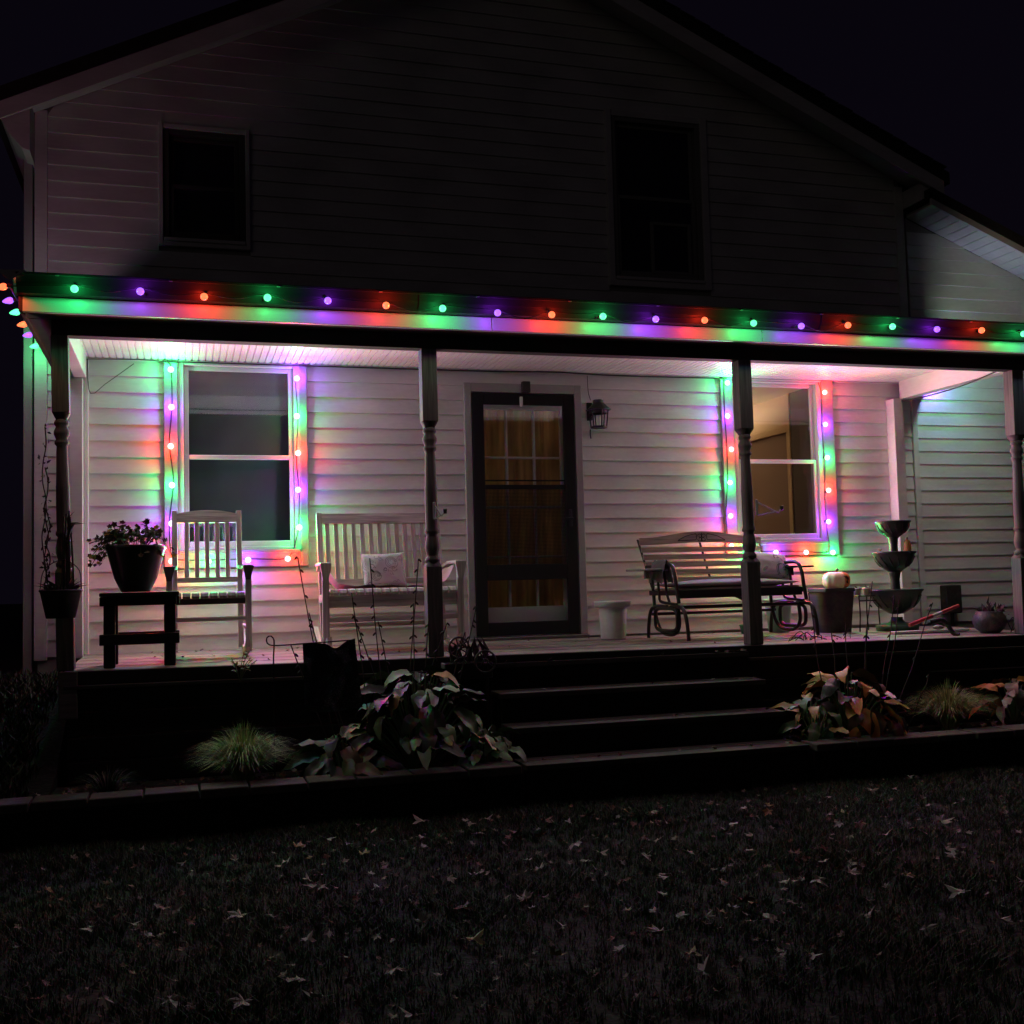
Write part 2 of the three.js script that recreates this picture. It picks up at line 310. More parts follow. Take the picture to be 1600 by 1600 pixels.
// ---- windows
function windowUnit(name, o, rail, opt = {}) {
  const [x0, x1, y0, y1] = o.h, w = new THREE.Group(); w.name = numbered(name); house.add(w);
  const z = 0.021;
  mesh('casing', [rbox(o.x0, x0 - 0.035, o.y0, o.y1, 0, 0.046)], opt.dim ? mat.siding : mat.casing, w); mesh('casing', [rbox(x1 + 0.035, o.x1, o.y0, o.y1, 0, 0.046)], opt.dim ? mat.siding : mat.casing, w);
  mesh('sill', [rbox(x0 - 0.037, x1 + 0.037, o.y0, y0 - 0.03, 0, 0.042), rbox(x0 - 0.03, x1 + 0.03, y0 - 0.034, y0 - 0.004, -0.05, 0.056)], opt.dim ? mat.siding : mat.casing, w);
  if (o.y1 - y1 > 0.03) mesh('head_casing', [rbox(x0 - 0.037, x1 + 0.037, y1 + 0.03, o.y1, 0, 0.032)], opt.dim ? mat.siding : mat.casing, w);
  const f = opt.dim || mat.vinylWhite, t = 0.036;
  // outer frame: two steps in, as vinyl windows have
  mesh('window_frame', [rbox(x0 - 0.036, x0 + 0.012, y0 - 0.004, y1 + 0.032, -0.08, 0.022), rbox(x1 - 0.012, x1 + 0.036, y0 - 0.004, y1 + 0.032, -0.08, 0.022), rbox(x0 + 0.012, x1 - 0.012, y1 - 0.01, y1 + 0.03, -0.08, 0.020), rbox(x0 + 0.012, x1 - 0.012, y0 - 0.003, y0 + 0.02, -0.08, 0.012)], f, w);
  const s0 = x0 + 0.013, s1 = x1 - 0.013;
  const lower = mesh('sash', [rbox(s0, s0 + t, y0 + 0.02, rail + 0.02, -0.03, -0.005), rbox(s1 - t, s1, y0 + 0.02, rail + 0.02, -0.03, -0.005), rbox(s0 + t, s1 - t, y0 + 0.02, y0 + 0.065, -0.03, -0.005), rbox(s0 + t, s1 - t, rail - 0.016, rail + 0.02, -0.03, -0.004)], f, w);
  const up = mesh('sash', [rbox(s0, s0 + t, rail - 0.01, y1 - 0.01, -0.06, -0.034), rbox(s1 - t, s1, rail - 0.01, y1 - 0.01, -0.06, -0.034), rbox(s0 + t, s1 - t, y1 - 0.045, y1 - 0.01, -0.06, -0.034), rbox(s0 + t, s1 - t, rail - 0.012, rail + 0.022, -0.06, -0.034)], f, w);
  mesh('pane', [box(s0 + t - 0.004, s1 - t + 0.004, y0 + 0.06, rail - 0.012, -0.02, -0.019)], mat.glass, lower);
  mesh('pane', [box(s0 + t - 0.004, s1 - t + 0.004, rail + 0.018, y1 - 0.04, -0.05, -0.049)], mat.glass, up);
  return w;
}
const w1 = windowUnit('window', holes[0], 1.535);
w1.userData.label = 'window with a grey shade behind its glass, behind the rocking chair';
{ // soft grey shade hung close behind the panes
  const g = new THREE.PlaneGeometry(0.92, 1.56, 24, 4), p = g.attributes.position;
  for (let i = 0; i < p.count; i++) p.setZ(i, 0.003 * Math.sin(p.getX(i) * 9) + 0.002 * Math.sin(p.getY(i) * 7 + 1));
  g.computeVertexNormals(); g.translate(-1.62, 1.54, -0.17);
  mesh('curtain', g, M([0.06, 0.075, 0.08], 0.95, { map: texCloth, side: true }), w1);
}
const w2 = windowUnit('window', holes[1], 1.535);
w2.userData.label = 'window with a warmly lit room behind its glass, behind the metal glider bench';
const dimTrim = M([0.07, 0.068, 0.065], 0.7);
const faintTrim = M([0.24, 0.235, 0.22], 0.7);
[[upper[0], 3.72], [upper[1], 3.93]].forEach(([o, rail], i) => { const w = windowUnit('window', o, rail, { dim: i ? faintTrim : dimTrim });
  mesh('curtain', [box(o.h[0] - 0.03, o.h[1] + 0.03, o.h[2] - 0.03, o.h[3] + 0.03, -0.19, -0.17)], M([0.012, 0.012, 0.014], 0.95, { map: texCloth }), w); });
mesh('window_screen', [rbox(2.03, 2.06, 3.24, 3.72, -0.03, 0.0), rbox(2.40, 2.43, 3.24, 3.72, -0.03, 0.0), rbox(2.06, 2.40, 3.69, 3.72, -0.03, 0.0), rbox(2.06, 2.40, 3.24, 3.27, -0.03, 0.0)], faintTrim, house.getObjectByName('window_003'));
// ---- room lamps behind the right window and the door
function roomLamp(x, y, z, cd, col) {
  const l = mesh('ceiling_lamp', [new THREE.SphereGeometry(0.07, 16, 12).scale(1, 0.8, 1).translate(x, y, z)], Object.assign(M([0.8, 0.8, 0.8], 0.5), { emissive: new THREE.Color(...col), emissiveIntensity: 1.2 }), house);
  mesh('lamp_stem', [rod([x, y + 0.05, z], [x, 2.56, z], 0.012)], mat.blackMetal, l);
  const p = new THREE.PointLight(new THREE.Color(...col), cd); p.position.set(x, y, z); p.castShadow = true; p.name = numbered('room_light'); house.add(p);
}
{ // standing uplighter in the right-hand room: its bowl keeps the light off the porch
  const l = mesh('floor_lamp', [lathe([[0.02, 1.72], [0.08, 1.74], [0.17, 1.80], [0.20, 1.86], [0.196, 1.86], [0.16, 1.808], [0.07, 1.752], [0.0, 1.745]], 24).translate(3.3, 0, -3.5), rod([3.3, -0.06, -3.5], [3.3, 1.73, -3.5], 0.015)], mat.blackMetal, house);
  mesh('lamp_bulb', [new THREE.SphereGeometry(0.03, 12, 10).translate(3.3, 1.80, -3.5)], Object.assign(M([0.8, 0.8, 0.8], 0.5), { emissive: new THREE.Color(1, 0.7, 0.4), emissiveIntensity: 2 }), l);
  const p = new THREE.PointLight(new THREE.Color(1, 0.74, 0.50), 5); p.position.set(3.3, 1.80, -3.5); p.castShadow = true; p.name = numbered('room_light'); house.add(p);
}
roomLamp(0.7, 1.75, -1.6, 0.5, [1, 0.70, 0.38]);
// ---- entrance: inner door, curtain and dark storm door
{
  const trim = mesh('door_casing', [rbox(0.235, 0.296, -0.03, 2.19, 0, 0.036), rbox(1.229, 1.295, -0.03, 2.19, 0, 0.036), rbox(0.296, 1.229, 2.109, 2.19, 0, 0.034)], mat.casing, house);
  mesh('threshold', [rbox(0.24, 1.29, -0.04, 0.02, -0.1, 0.09)], mat.post, house);
  const d = new THREE.Group(); d.name = numbered('inner_door'); house.add(d);
  const z0 = -0.115, z1 = -0.07, W = M([0.5, 0.49, 0.47], 0.6);
  mesh('door_frame', [rbox(0.31, 0.40, 0.0, 2.09, z0, z1), rbox(1.125, 1.215, 0.0, 2.09, z0, z1), rbox(0.40, 1.125, 1.98, 2.09, z0, z1), rbox(0.40, 1.125, 0.0, 0.27, z0, z1)], W, d);
  const bars = [];
  for (const x of [0.635, 0.885]) bars.push(rbox(x - 0.011, x + 0.011, 0.27, 1.98, z0 + 0.008, z1 - 0.004));
  for (const y of [0.70, 1.13, 1.56]) bars.push(rbox(0.40, 1.125, y - 0.010, y + 0.010, z0 + 0.010, z1 - 0.006));
  mesh('muntin', bars, W, d);
  mesh('pane', [box(0.40, 1.125, 0.27, 1.98, -0.094, -0.092)], mat.glass, d);
  const g = new THREE.PlaneGeometry(0.86, 1.82, 60, 2), p = g.attributes.position;
  for (let i = 0; i < p.count; i++) p.setZ(i, 0.012 * Math.sin(p.getX(i) * 55) + 0.007 * Math.sin(p.getX(i) * 131 + 2));
  g.computeVertexNormals(); g.translate(0.763, 1.12, -0.17);
  mesh('curtain', g, M([0.56, 0.37, 0.16], 1, { phys: 1, transmission: 0.4, map: texStreak, side: true }), d);
  const s = new THREE.Group(); s.name = numbered('storm_door'); house.add(s);
  const B = M([0.005, 0.005, 0.0055], 0.9), a = 0.012, b = 0.04;
  mesh('door_frame', [rbox(0.303, 0.405, 0.035, 2.10, a, b), rbox(1.12, 1.222, 0.035, 2.10, a, b), rbox(0.405, 1.12, 2.005, 2.10, a, b), rbox(0.405, 1.12, 0.035, 0.145, a, b), rbox(0.405, 1.12, 0.50, 0.635, a, b), rbox(0.405, 1.12, 1.275, 1.315, a, b), rbox(0.405, 1.12, 1.345, 1.358, a + 0.004, b - 0.008)], B, s);
  mesh('pane', [box(0.405, 1.12, 1.35, 2.005, 0.024, 0.026)], mat.glass, s);
  mesh('pane', [box(0.405, 1.12, 0.145, 0.50, 0.024, 0.026)], mat.glass, s);
  { // insect screen: woven wires, close enough to dim the view
    const wl = []; for (let i = 1; i < 60; i++) { const x = 0.405 + i * 0.715 / 60; wl.push(new THREE.BoxGeometry(0.0035, 0.64, 0.002).translate(x, 0.955, 0.025)); }
    for (let i = 1; i < 54; i++) wl.push(new THREE.BoxGeometry(0.715, 0.0035, 0.002).translate(0.7625, 0.635 + i * 0.64 / 54, 0.0272));
    mesh('insect_screen', wl, B, s, { stuff: true });
  }
  mesh('door_handle', [rbox(1.145, 1.175, 0.95, 1.10, 0.04, 0.052), rod([1.16, 1.02, 0.05], [1.16, 1.02, 0.085], 0.009), rbox(1.10, 1.172, 1.012, 1.03, 0.08, 0.092)], mat.blackMetal, s);
  mesh('door_closer', [rbox(0.725, 0.752, 1.985, 2.075, 0.041, 0.06)], M([0.6, 0.6, 0.58], 0.4), s);
  mesh('door_chime', [rbox(0.745, 0.815, 2.108, 2.205, 0.036, 0.085)], mat.black, house);
}
mesh('downspout', [rbox(HL - 0.085, HL - 0.02, -0.3, 3.85, -0.07, -0.01)], mat.casing, house);
// ---- utility box on the annex wall
{ const u = thing('utility_box', 'dark weathered utility box on the siding behind the fountain', 'utility box', [5.02, 0.08, 0.0]);
  mesh('box_body', [rbox(-0.10, 0.075, 0.0, 0.27, 0.0, 0.10, 0.012)], M([0.05, 0.045, 0.045], 0.7, { map: texStone }), u);
  mesh('conduit', [rod([0.0, -0.12, 0.04], [0.0, 0.01, 0.04], 0.016), rod([0.05, 0.26, 0.04], [0.085, 0.2, 0.05], 0.02)], mat.blackMetal, u); }

// ================================================================ PORCH
const porch = thing('porch', 'open wooden porch with turned posts along the front of the house', 'porch', [0, 0, 0]);
{
  const deck = new THREE.Group(); deck.name = 'deck'; porch.add(deck); deck.rotation.x = 0.012; deck.rotation.z = -0.006;
  for (let i = 0; i < 11; i++) { const z0 = 0.03 + i * 0.1435; // boards with gaps, uneven by a millimetre or two
    const m = mat.deck.clone(); const k = rr(0.78, 1.12); m.color.setRGB(0.42 * k, 0.36 * k, 0.33 * k);
    mesh('deck_board', [rbox(-2.78, 4.8, -0.032, rr(-0.002, 0.001), z0, z0 + 0.138, 0.005)], m, deck); }
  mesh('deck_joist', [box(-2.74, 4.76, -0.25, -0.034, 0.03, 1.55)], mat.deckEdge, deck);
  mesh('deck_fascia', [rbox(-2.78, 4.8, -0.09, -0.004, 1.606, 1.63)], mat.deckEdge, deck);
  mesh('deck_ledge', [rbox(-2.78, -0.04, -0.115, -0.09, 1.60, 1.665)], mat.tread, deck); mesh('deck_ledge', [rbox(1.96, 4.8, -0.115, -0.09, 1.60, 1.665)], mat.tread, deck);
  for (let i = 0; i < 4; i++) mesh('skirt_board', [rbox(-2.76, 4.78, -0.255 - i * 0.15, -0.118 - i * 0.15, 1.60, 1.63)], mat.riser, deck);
  // ceiling of narrow ribbed panels
  const ceil = mesh('ceiling', [box(-2.80, 4.58, 2.318, 2.34, 0.0, 1.56)], mat.sheath, porch);
  const n = 72, w = 7.36 / n;
  const rib = (a, b, y) => alongX([[0.02, y], [1.56, y], [1.56, 2.3175], [0.02, 2.3175]], a, b), pg = geo([rib(0.004, w / 2 - 0.005, 2.302), rib(w / 2 - 0.005, w / 2 + 0.003, 2.311), rib(w / 2 + 0.003, w - 0.007, 2.302), rib(w - 0.007, w + 0.004, 2.311)]);
  for (let i = 0; i < n; i++) share('ceiling_panel', pg, mat.soffit, ceil, { at: [-2.80 + i * w, 0, 0] });
  mesh('ceiling_mould', [rbox(-2.79, 4.56, 2.288, 2.301, 0.02, 0.036)], mat.trim, porch);
  // beam, side headers, pilasters
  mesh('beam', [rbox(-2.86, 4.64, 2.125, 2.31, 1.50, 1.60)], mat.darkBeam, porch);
  mesh('beam_lining', [rbox(-2.76, 4.54, 2.128, 2.305, 1.48, 1.498)], mat.trim, porch);
  mesh('side_header', [rbox(-2.855, -2.765, 2.13, 2.31, 0.1, 1.48)], mat.trim, porch);
  mesh('side_header', [rbox(4.50, 4.60, 2.13, 2.31, 0.1, 1.48)], mat.trim, porch);
  mesh('pilaster', [rbox(-2.89, -2.79, -0.01, 2.13, 0.0, 0.11)], mat.trim, porch);
  mesh('pilaster', [rbox(4.41, 4.515, -0.03, 2.13, 0.0, 0.13)], mat.trim, porch);
  mesh('trim_strip', [rbox(-2.788, -2.755, -0.0, 2.29, 0.0, 0.045)], mat.vinylWhite, porch);
  // roof and eaves
  { const o = [], FL = [-3.035, 1.95], FR = [4.92, 1.95], BL = [-3.035, 0.0], BR = [4.92, 0.0], RL = [-1.10, 0.0], RR = [2.96, 0.0], T = (q, y) => [q[0], y, q[1]], e = 2.43, r = 2.955, u = 0.035;
    quad(o, T(FL, e), T(FR, e), T(RR, r), T(RL, r)); o.push(...T(BL, e), ...T(FL, e), ...T(RL, r)); o.push(...T(FR, e), ...T(BR, e), ...T(RR, r));
    quad(o, T(FL, e - u), T(RL, r - u), T(RR, r - u), T(FR, e - u)); o.push(...T(BL, e - u), ...T(RL, r - u), ...T(FL, e - u)); o.push(...T(FR, e - u), ...T(RR, r - u), ...T(BR, e - u));
    quad(o, T(FL, e - u), T(FR, e - u), T(FR, e), T(FL, e)); quad(o, T(BL, e - u), T(FL, e - u), T(FL, e), T(BL, e)); quad(o, T(FR, e - u), T(BR, e - u), T(BR, e), T(FR, e));
    quad(o, T(BL, e), T(RL, r), T(RL, r - u), T(BL, e - u)); quad(o, T(RL, r), T(RR, r), T(RR, r - u), T(RL, r - u)); quad(o, T(RR, r), T(BR, e), T(BR, e - u), T(RR, r - u));
    mesh('porch_roof', [tri(o)], mat.shingle, porch); }
  [[-3.0, -0.02], [-0.017, 2.06], [2.063, 4.86]].forEach(([a, b], i) => mesh('fascia', [rbox(a, b, 2.208 + 0.0015 * i, 2.302, 1.815, 1.85 + 0.002 * (i % 2), 0.004)], mat.vinylWhite, porch));
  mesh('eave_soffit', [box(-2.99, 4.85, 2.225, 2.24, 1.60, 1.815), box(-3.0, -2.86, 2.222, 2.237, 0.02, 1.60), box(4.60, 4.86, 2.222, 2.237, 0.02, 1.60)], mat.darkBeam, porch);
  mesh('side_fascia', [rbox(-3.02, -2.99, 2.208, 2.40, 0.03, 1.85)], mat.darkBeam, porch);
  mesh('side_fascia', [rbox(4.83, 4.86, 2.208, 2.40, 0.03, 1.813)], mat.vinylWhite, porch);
  // gutter: K-style trough with lips and hangers
  const gp = [[1.852, 2.305], [1.925, 2.305], [1.94, 2.33], [1.962, 2.36], [1.968, 2.405], [1.978, 2.408], [1.978, 2.420], [1.958, 2.420], [1.952, 2.365], [1.93, 2.338], [1.918, 2.316], [1.862, 2.316], [1.862, 2.42], [1.852, 2.42]];
  const gut = mesh('gutter', [alongX(gp, -3.02, 4.92)], mat.gutter, porch);
  for (const x of [-0.55, 2.5]) mesh('gutter_joint', [alongX(gp.map(([z, y]) => [z + (z > 1.9 ? 0.003 : 0), y - (y < 2.32 ? 0.003 : 0)]), x, x + 0.06)], mat.gutter, gut);
  for (let i = 0; i < 12; i++) mesh('gutter_hanger', [rbox(-2.8 + i * 0.66, -2.776 + i * 0.66, 2.405, 2.412, 1.86, 1.985)], M([0.2, 0.2, 0.2], 0.4, { metal: 0.5 }), gut);
  mesh('gutter_cap', [alongX([[1.852, 2.305], [1.925, 2.305], [1.962, 2.36], [1.978, 2.42], [1.852, 2.42]], -3.035, -3.021)], M([0.55, 0.54, 0.52], 0.5), gut);
  mesh('corner_flashing', [tri([-3.14, 2.445, 1.90, -2.96, 2.425, 1.99, -3.05, 2.36, 1.985, -3.14, 2.449, 1.90, -3.05, 2.364, 1.985, -2.96, 2.429, 1.99])], M([0.5, 0.49, 0.47], 0.5), porch);
  // turned posts
  function post(x, lean, half = 0.055) {
    const g = new THREE.Group(); g.name = numbered('post'); g.position.set(x, deckY(x, 1.55), 1.548); g.rotation.z = lean; porch.add(g);
    const H = 2.125 - deckY(x, 1.55);
    mesh('post_base', [rbox(-half, half, 0, 0.62, -half, half, 0.006), new THREE.CylinderGeometry(half * 0.72, half * 1.38, 0.05, 4, 1).rotateY(Math.PI / 4).translate(0, 0.645, 0)], mat.post, g, { rot: true });
    mesh('post_head', [rbox(-half, half, 1.63, H, -half, half, 0.006), new THREE.CylinderGeometry(half * 1.38, half * 0.72, 0.05, 4, 1).rotateY(Math.PI / 4).translate(0, 1.606, 0)], mat.post, g, { rot: true });
    const r = half;
    mesh('turned_shaft', [lathe([[0.0, 0.64], [r * 0.78, 0.64], [r * 0.95, 0.66], [r * 0.95, 0.675], [r * 0.7, 0.69], [r * 0.72, 0.70], [r * 0.92, 0.74], [r * 0.95, 0.77], [r * 0.78, 0.82], [r * 0.66, 0.84], [r * 0.9, 0.855], [r * 0.9, 0.87], [r * 0.78, 0.885], [r * 0.80, 1.0], [r * 0.78, 1.15], [r * 0.80, 1.155], [r * 0.80, 1.165], [r * 0.76, 1.17], [r * 0.66, 1.38], [r * 0.62, 1.42], [r * 0.84, 1.435], [r * 0.84, 1.45], [r * 0.66, 1.465], [r * 0.9, 1.495], [r * 0.92, 1.515], [r * 0.66, 1.545], [r * 0.86, 1.56], [r * 0.86, 1.575], [r * 0.7, 1.59], [0, 1.60]], 20)], mat.post, g, { rot: true });
    return g;
  }
  post(-2.775, 0.018, 0.052); post(-0.40, 0.004); post(2.058, 0.006); post(4.53, -0.012);
  mesh('post_skirt', [rbox(-2.81, -2.70, -0.30, -0.005, 1.635, 1.66)], mat.post, porch);
}
// plant brackets on two posts
function bracket(x, y, z, turn, len, label) {
  const b = thing('plant_bracket', label, 'bracket', [x, y, z], turn, 'white plant brackets on the porch posts');
  mesh('back_plate', [rbox(-0.01, 0.01, -0.10, 0.02, -0.004, 0.008)], mat.vinylWhite, b);
  mesh('arm', [tube([[0, 0, 0.004], [len * 0.4, -0.035, 0.012], [len * 0.85, -0.075, 0.03], [len, -0.075, 0.035], [len + 0.03, -0.03, 0.038]], 0.0065)], mat.vinylWhite, b);
  mesh('brace', [rod([0, -0.10, 0.004], [len * 0.8, -0.077, 0.03], 0.004)], mat.vinylWhite, b);
  mesh('hook_tip', [new THREE.CylinderGeometry(0.015, 0.012, 0.03, 10).translate(len + 0.02, -0.05, 0.037)], mat.black, b);
}
bracket(2.10, 1.04, 1.60, 0, 0.17, 'white plant bracket reaching right from the post in front of the glider bench');
bracket(-0.395, 1.03, 1.60, -0.2, 0.055, 'short white plant bracket on the post beside the dark storm door');

// ================================================================ STEPS and RETAINING WALL
{
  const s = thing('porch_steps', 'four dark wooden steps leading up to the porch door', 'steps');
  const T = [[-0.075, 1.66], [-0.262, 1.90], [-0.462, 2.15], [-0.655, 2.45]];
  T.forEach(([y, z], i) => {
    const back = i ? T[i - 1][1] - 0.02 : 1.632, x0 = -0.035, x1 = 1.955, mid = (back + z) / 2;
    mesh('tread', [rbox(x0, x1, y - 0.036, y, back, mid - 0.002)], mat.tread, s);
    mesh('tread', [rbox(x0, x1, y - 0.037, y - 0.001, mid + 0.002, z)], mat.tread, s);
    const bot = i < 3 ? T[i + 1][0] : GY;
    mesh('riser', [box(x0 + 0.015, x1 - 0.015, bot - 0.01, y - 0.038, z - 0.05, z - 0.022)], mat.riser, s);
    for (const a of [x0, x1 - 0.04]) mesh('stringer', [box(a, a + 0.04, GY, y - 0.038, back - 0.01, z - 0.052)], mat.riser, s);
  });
}
{
  const w = thing('retaining_wall', 'low dark retaining wall with pale cap stones below the flower bed', 'retaining wall');
  const side = (a, b) => {
    let x = a;
    while (x < b - 0.05) { const L = Math.min(rr(0.27, 0.36), b - x), m = mat.stone.clone(), k = rr(0.7, 1.15); m.color.setRGB(0.12 * k, 0.105 * k, 0.1 * k);
      const g = rbox(x + 0.004, x + L - 0.004, -0.70, -0.648 + rr(-0.006, 0.006), 2.28 + rr(-0.01, 0.01), 2.50 + rr(-0.012, 0.012), 0.01);
      mesh('cap_stone', [g], m, w); x += L; }
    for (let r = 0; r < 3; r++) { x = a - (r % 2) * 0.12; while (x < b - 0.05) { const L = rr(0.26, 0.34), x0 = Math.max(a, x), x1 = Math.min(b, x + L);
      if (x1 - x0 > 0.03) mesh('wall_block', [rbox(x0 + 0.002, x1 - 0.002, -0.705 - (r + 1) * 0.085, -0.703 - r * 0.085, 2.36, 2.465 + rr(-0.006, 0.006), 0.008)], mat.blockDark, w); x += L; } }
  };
  side(-3.5, -0.05); side(1.97, 5.3);
}

// ================================================================ STRING LIGHTS
const globeGeo = new THREE.SphereGeometry(0.0235, 16, 12);
const c9Geo = lathe([[0, -0.034], [0.006, -0.031], [0.015, -0.014], [0.021, 0.006], [0.020, 0.020], [0.012, 0.030], [0, 0.031]], 14);
const socketGeo = geo([new THREE.CylinderGeometry(0.0105, 0.0125, 0.03, 10)]);
const bulbMat = {};
for (const k of 'rgp') for (const w of [0, 1]) { // frosted globes, those round the windows a little paler
  const c = CORE[k].map(v => w ? 0.55 * v + 0.45 : v), m = M(c, 0.3); m.emissive = new THREE.Color(...c); m.emissiveIntensity = w ? 1.7 : 1.5; bulbMat[k + w] = m; }
function bulb(parent, x, y, z, k, dir, g = globeGeo, cd = BULB_CANDELA) { // dir: from socket to globe
  const b = share('bulb', g, bulbMat[k + (z < 0.1 ? 1 : 0)], parent, { at: [x, y, z] });
  const q = new THREE.Quaternion().setFromUnitVectors(V3(0, -1, 0), V3(...dir).normalize()); b.quaternion.copy(q);
  const s = new THREE.Mesh(socketGeo, mat.wire); s.name = numbered('socket'); s.position.set(0, 0.034, 0); s.castShadow = s.receiveShadow = true; b.add(s);
  const l = new THREE.PointLight(new THREE.Color(...GLOW[k]), cd[0]); l.position.set(x, y, z); l.castShadow = true; l.name = numbered('bulb_light'); parent.add(l);
  if (cd[1]) { const f = new THREE.SpotLight(new THREE.Color(...GLOW[k]), cd[1], 0, 1.5, 0.8); f.position.set(x, y, z); f.target.position.set(x + dir[0], y + (g === globeGeo && z > 1 ? -0.45 : y > 1.8 ? -0.4 : 0.05), z + 1); f.castShadow = true; f.name = numbered('bulb_beam'); parent.add(f); parent.add(f.target); }
}
{ // eave string: round the porch along gutter
  const s = thing('string_lights', 'string of coloured lights along the dark gutter of the porch', 'string lights');
  const ys = [2.323, 2.326, 2.313, 2.324, 2.326, 2.310, 2.310, 2.297, 2.301, 2.308, 2.303, 2.315, 2.308, 2.305, 2.327, 2.333, 2.330, 2.336, 2.327, 2.33, 2.33];
  const xs = [-2.687, -2.308, -1.929, -1.541, -1.158, -0.78, -0.399, -0.02, 0.365, 0.743, 1.136, 1.521, 1.906, 2.301, 2.693, 3.078, 3.478, 3.878, 4.281, 4.66, 4.93];
  const seq = ['g', 'p', 'r'], w = [];
  const Z = 2.005;
  xs.forEach((x, i) => { if (i < 20) bulb(s, x, ys[i], Z + 0.006 * Math.sin(i * 2.7), seq[i % 3], [0.5 * Math.sin(i * 5), -0.5 - 0.5 * Math.cos(i * 3.1), 1], globeGeo, EAVE_CANDELA); });
  const front = []; xs.forEach((x, i) => { front.push([x, ys[i] + 0.022, 1.986]); if (i < 20) front.push([x + 0.19, ys[i] - 0.004 + 0.024 * Math.sin(i * 3.3), 1.988]); });
  const left = [['r', -3.105, 1.92], ['p', -3.115, 1.585], ['g', -3.115, 1.28], ['r', -3.115, 0.93], ['p', -3.12, 0.60], ['g', -3.12, 0.22]];
  left.forEach(([k, x, z], i) => bulb(s, x, 2.335, z, k, [-1, -0.25, 0.05 * i], c9Geo, SIDE_CANDELA));
  const right = [['g', 1.62], ['r', 1.24], ['p', 0.86], ['g', 0.46], ['p', 0.08]];
  right.forEach(([k, z], i) => bulb(s, 4.905, 2.32, z, k, [1, -0.2, 0], c9Geo, ANNEX_CANDELA));
  mesh('light_wire', [tube([[-3.045, 2.33, 0.06], ...left.slice().reverse().map(([k, x, z]) => [-3.05, 2.325, z]), [-3.05, 2.33, 1.97], ...front, [4.88, 2.33, 1.98], ...right.map(([k, z]) => [4.875, 2.32, z])], 0.0042, 300, 5)], mat.wire, s);
}
function windowString(label, pts, sz) {
  const s = thing('string_lights', label, 'string lights');
  pts.forEach(([x, y, k], i) => bulb(s, x, y, sz, k, [0.2 * Math.sin(i * 7), 0.25 * Math.cos(i * 4), 1]));
  return s;
}
{
  const L = [[-2.145, 2.218, 'g'], [-2.142, 1.919, 'p'], [-2.149, 1.611, 'r'], [-2.141, 1.305, 'g'], [-2.147, 1.005, 'p'], [-2.149, 0.711, 'r'], [-1.871, 0.706, 'g'], [-1.567, 0.710, 'p'], [-1.258, 0.714, 'r'], [-1.164, 0.965, 'g'], [-1.170, 1.269, 'p'], [-1.166, 1.565, 'r'], [-1.172, 1.867, 'g'], [-1.168, 2.175, 'p']];
  const s = windowString('string of coloured lights framing the window behind the rocking chair', L, 0.074);
  const w = [[-2.77, 2.285, 0.05], [-2.45, 2.292, 0.05], [-2.2, 2.285, 0.05]]; L.forEach(([x, y], i) => { w.push([x + 0.012 * Math.sin(i * 9), y + (i < 6 ? 0.03 : i > 8 ? -0.03 : 0.01), 0.05]); });
  mesh('light_wire', [tube(w, 0.0036, 200, 5, 0.3), tube([[-2.76, 2.285, 0.05], [-2.74, 2.02, 0.05], [-2.62, 2.10, 0.06], [-2.42, 2.26, 0.05]], 0.003, 20, 5), tube([[-2.1, 0.70, 0.04], [-1.7, 0.69, 0.04], [-1.25, 0.70, 0.04]], 0.0025, 12, 5)], mat.wire, s);
}
{
  const L = [[2.701, 2.244, 'g'], [2.689, 1.939, 'p'], [2.715, 1.635, 'r'], [2.689, 1.332, 'g'], [2.683, 1.030, 'p'], [2.678, 0.758, 'r'], [2.835, 0.692, 'g'], [3.128, 0.693, 'p'], [3.439, 0.688, 'r'], [3.721, 0.683, 'g'], [3.688, 0.969, 'p'], [3.703, 1.261, 'r'], [3.704, 1.567, 'g'], [3.699, 1.879, 'p'], [3.707, 2.181, 'r']];
  const s = windowString('string of coloured lights framing the lit window behind the glider bench', L, 0.074);
  const w = [[2.71, 2.29, 0.05]]; L.forEach(([x, y], i) => { w.push([x - 0.02 + 0.012 * Math.sin(i * 9), y + (i < 6 ? 0.03 : i > 9 ? -0.03 : 0.01), 0.05]); });
  w.push([3.66, 2.28, 0.045]);
  mesh('light_wire', [tube(w, 0.0036, 200, 5, 0.3)], mat.wire, s);
}
// cables under the ceiling
tag(mesh('cable', [tube([[-2.75, 2.18, 1.46], [-1.6, 2.165, 1.46], [-0.5, 2.18, 1.44], [0.32, 2.205, 1.40]], 0.006, 40, 6)], mat.wire), 'black cable strung under the porch ceiling from the far left post', 'cable');
tag(mesh('cable', [tube([[-2.2, 2.284, 0.055], [-1.0, 2.284, 0.055], [0.4, 2.286, 0.055], [1.05, 2.296, 0.055], [1.6, 2.284, 0.055], [2.7, 2.286, 0.055]], 0.006, 60, 6)], mat.wire), 'black cable along the top of the siding above the door', 'cable');
tag(mesh('cable', [tube([[2.08, 2.22, 1.45], [3.0, 2.17, 1.44], [3.9, 2.15, 1.44], [4.50, 2.165, 1.47]], 0.006, 40, 6)], mat.wire), 'black cable strung across the right-hand porch bay above the glider bench', 'cable');
tag(mesh('cable', [tube([[4.505, 2.11, 0.12], [4.49, 2.09, 0.5], [4.49, 2.10, 1.0], [4.49, 2.15, 1.48]], 0.006, 30, 6)], mat.wire), 'black cable running back to the wall beneath the right end of the porch ceiling', 'cable');
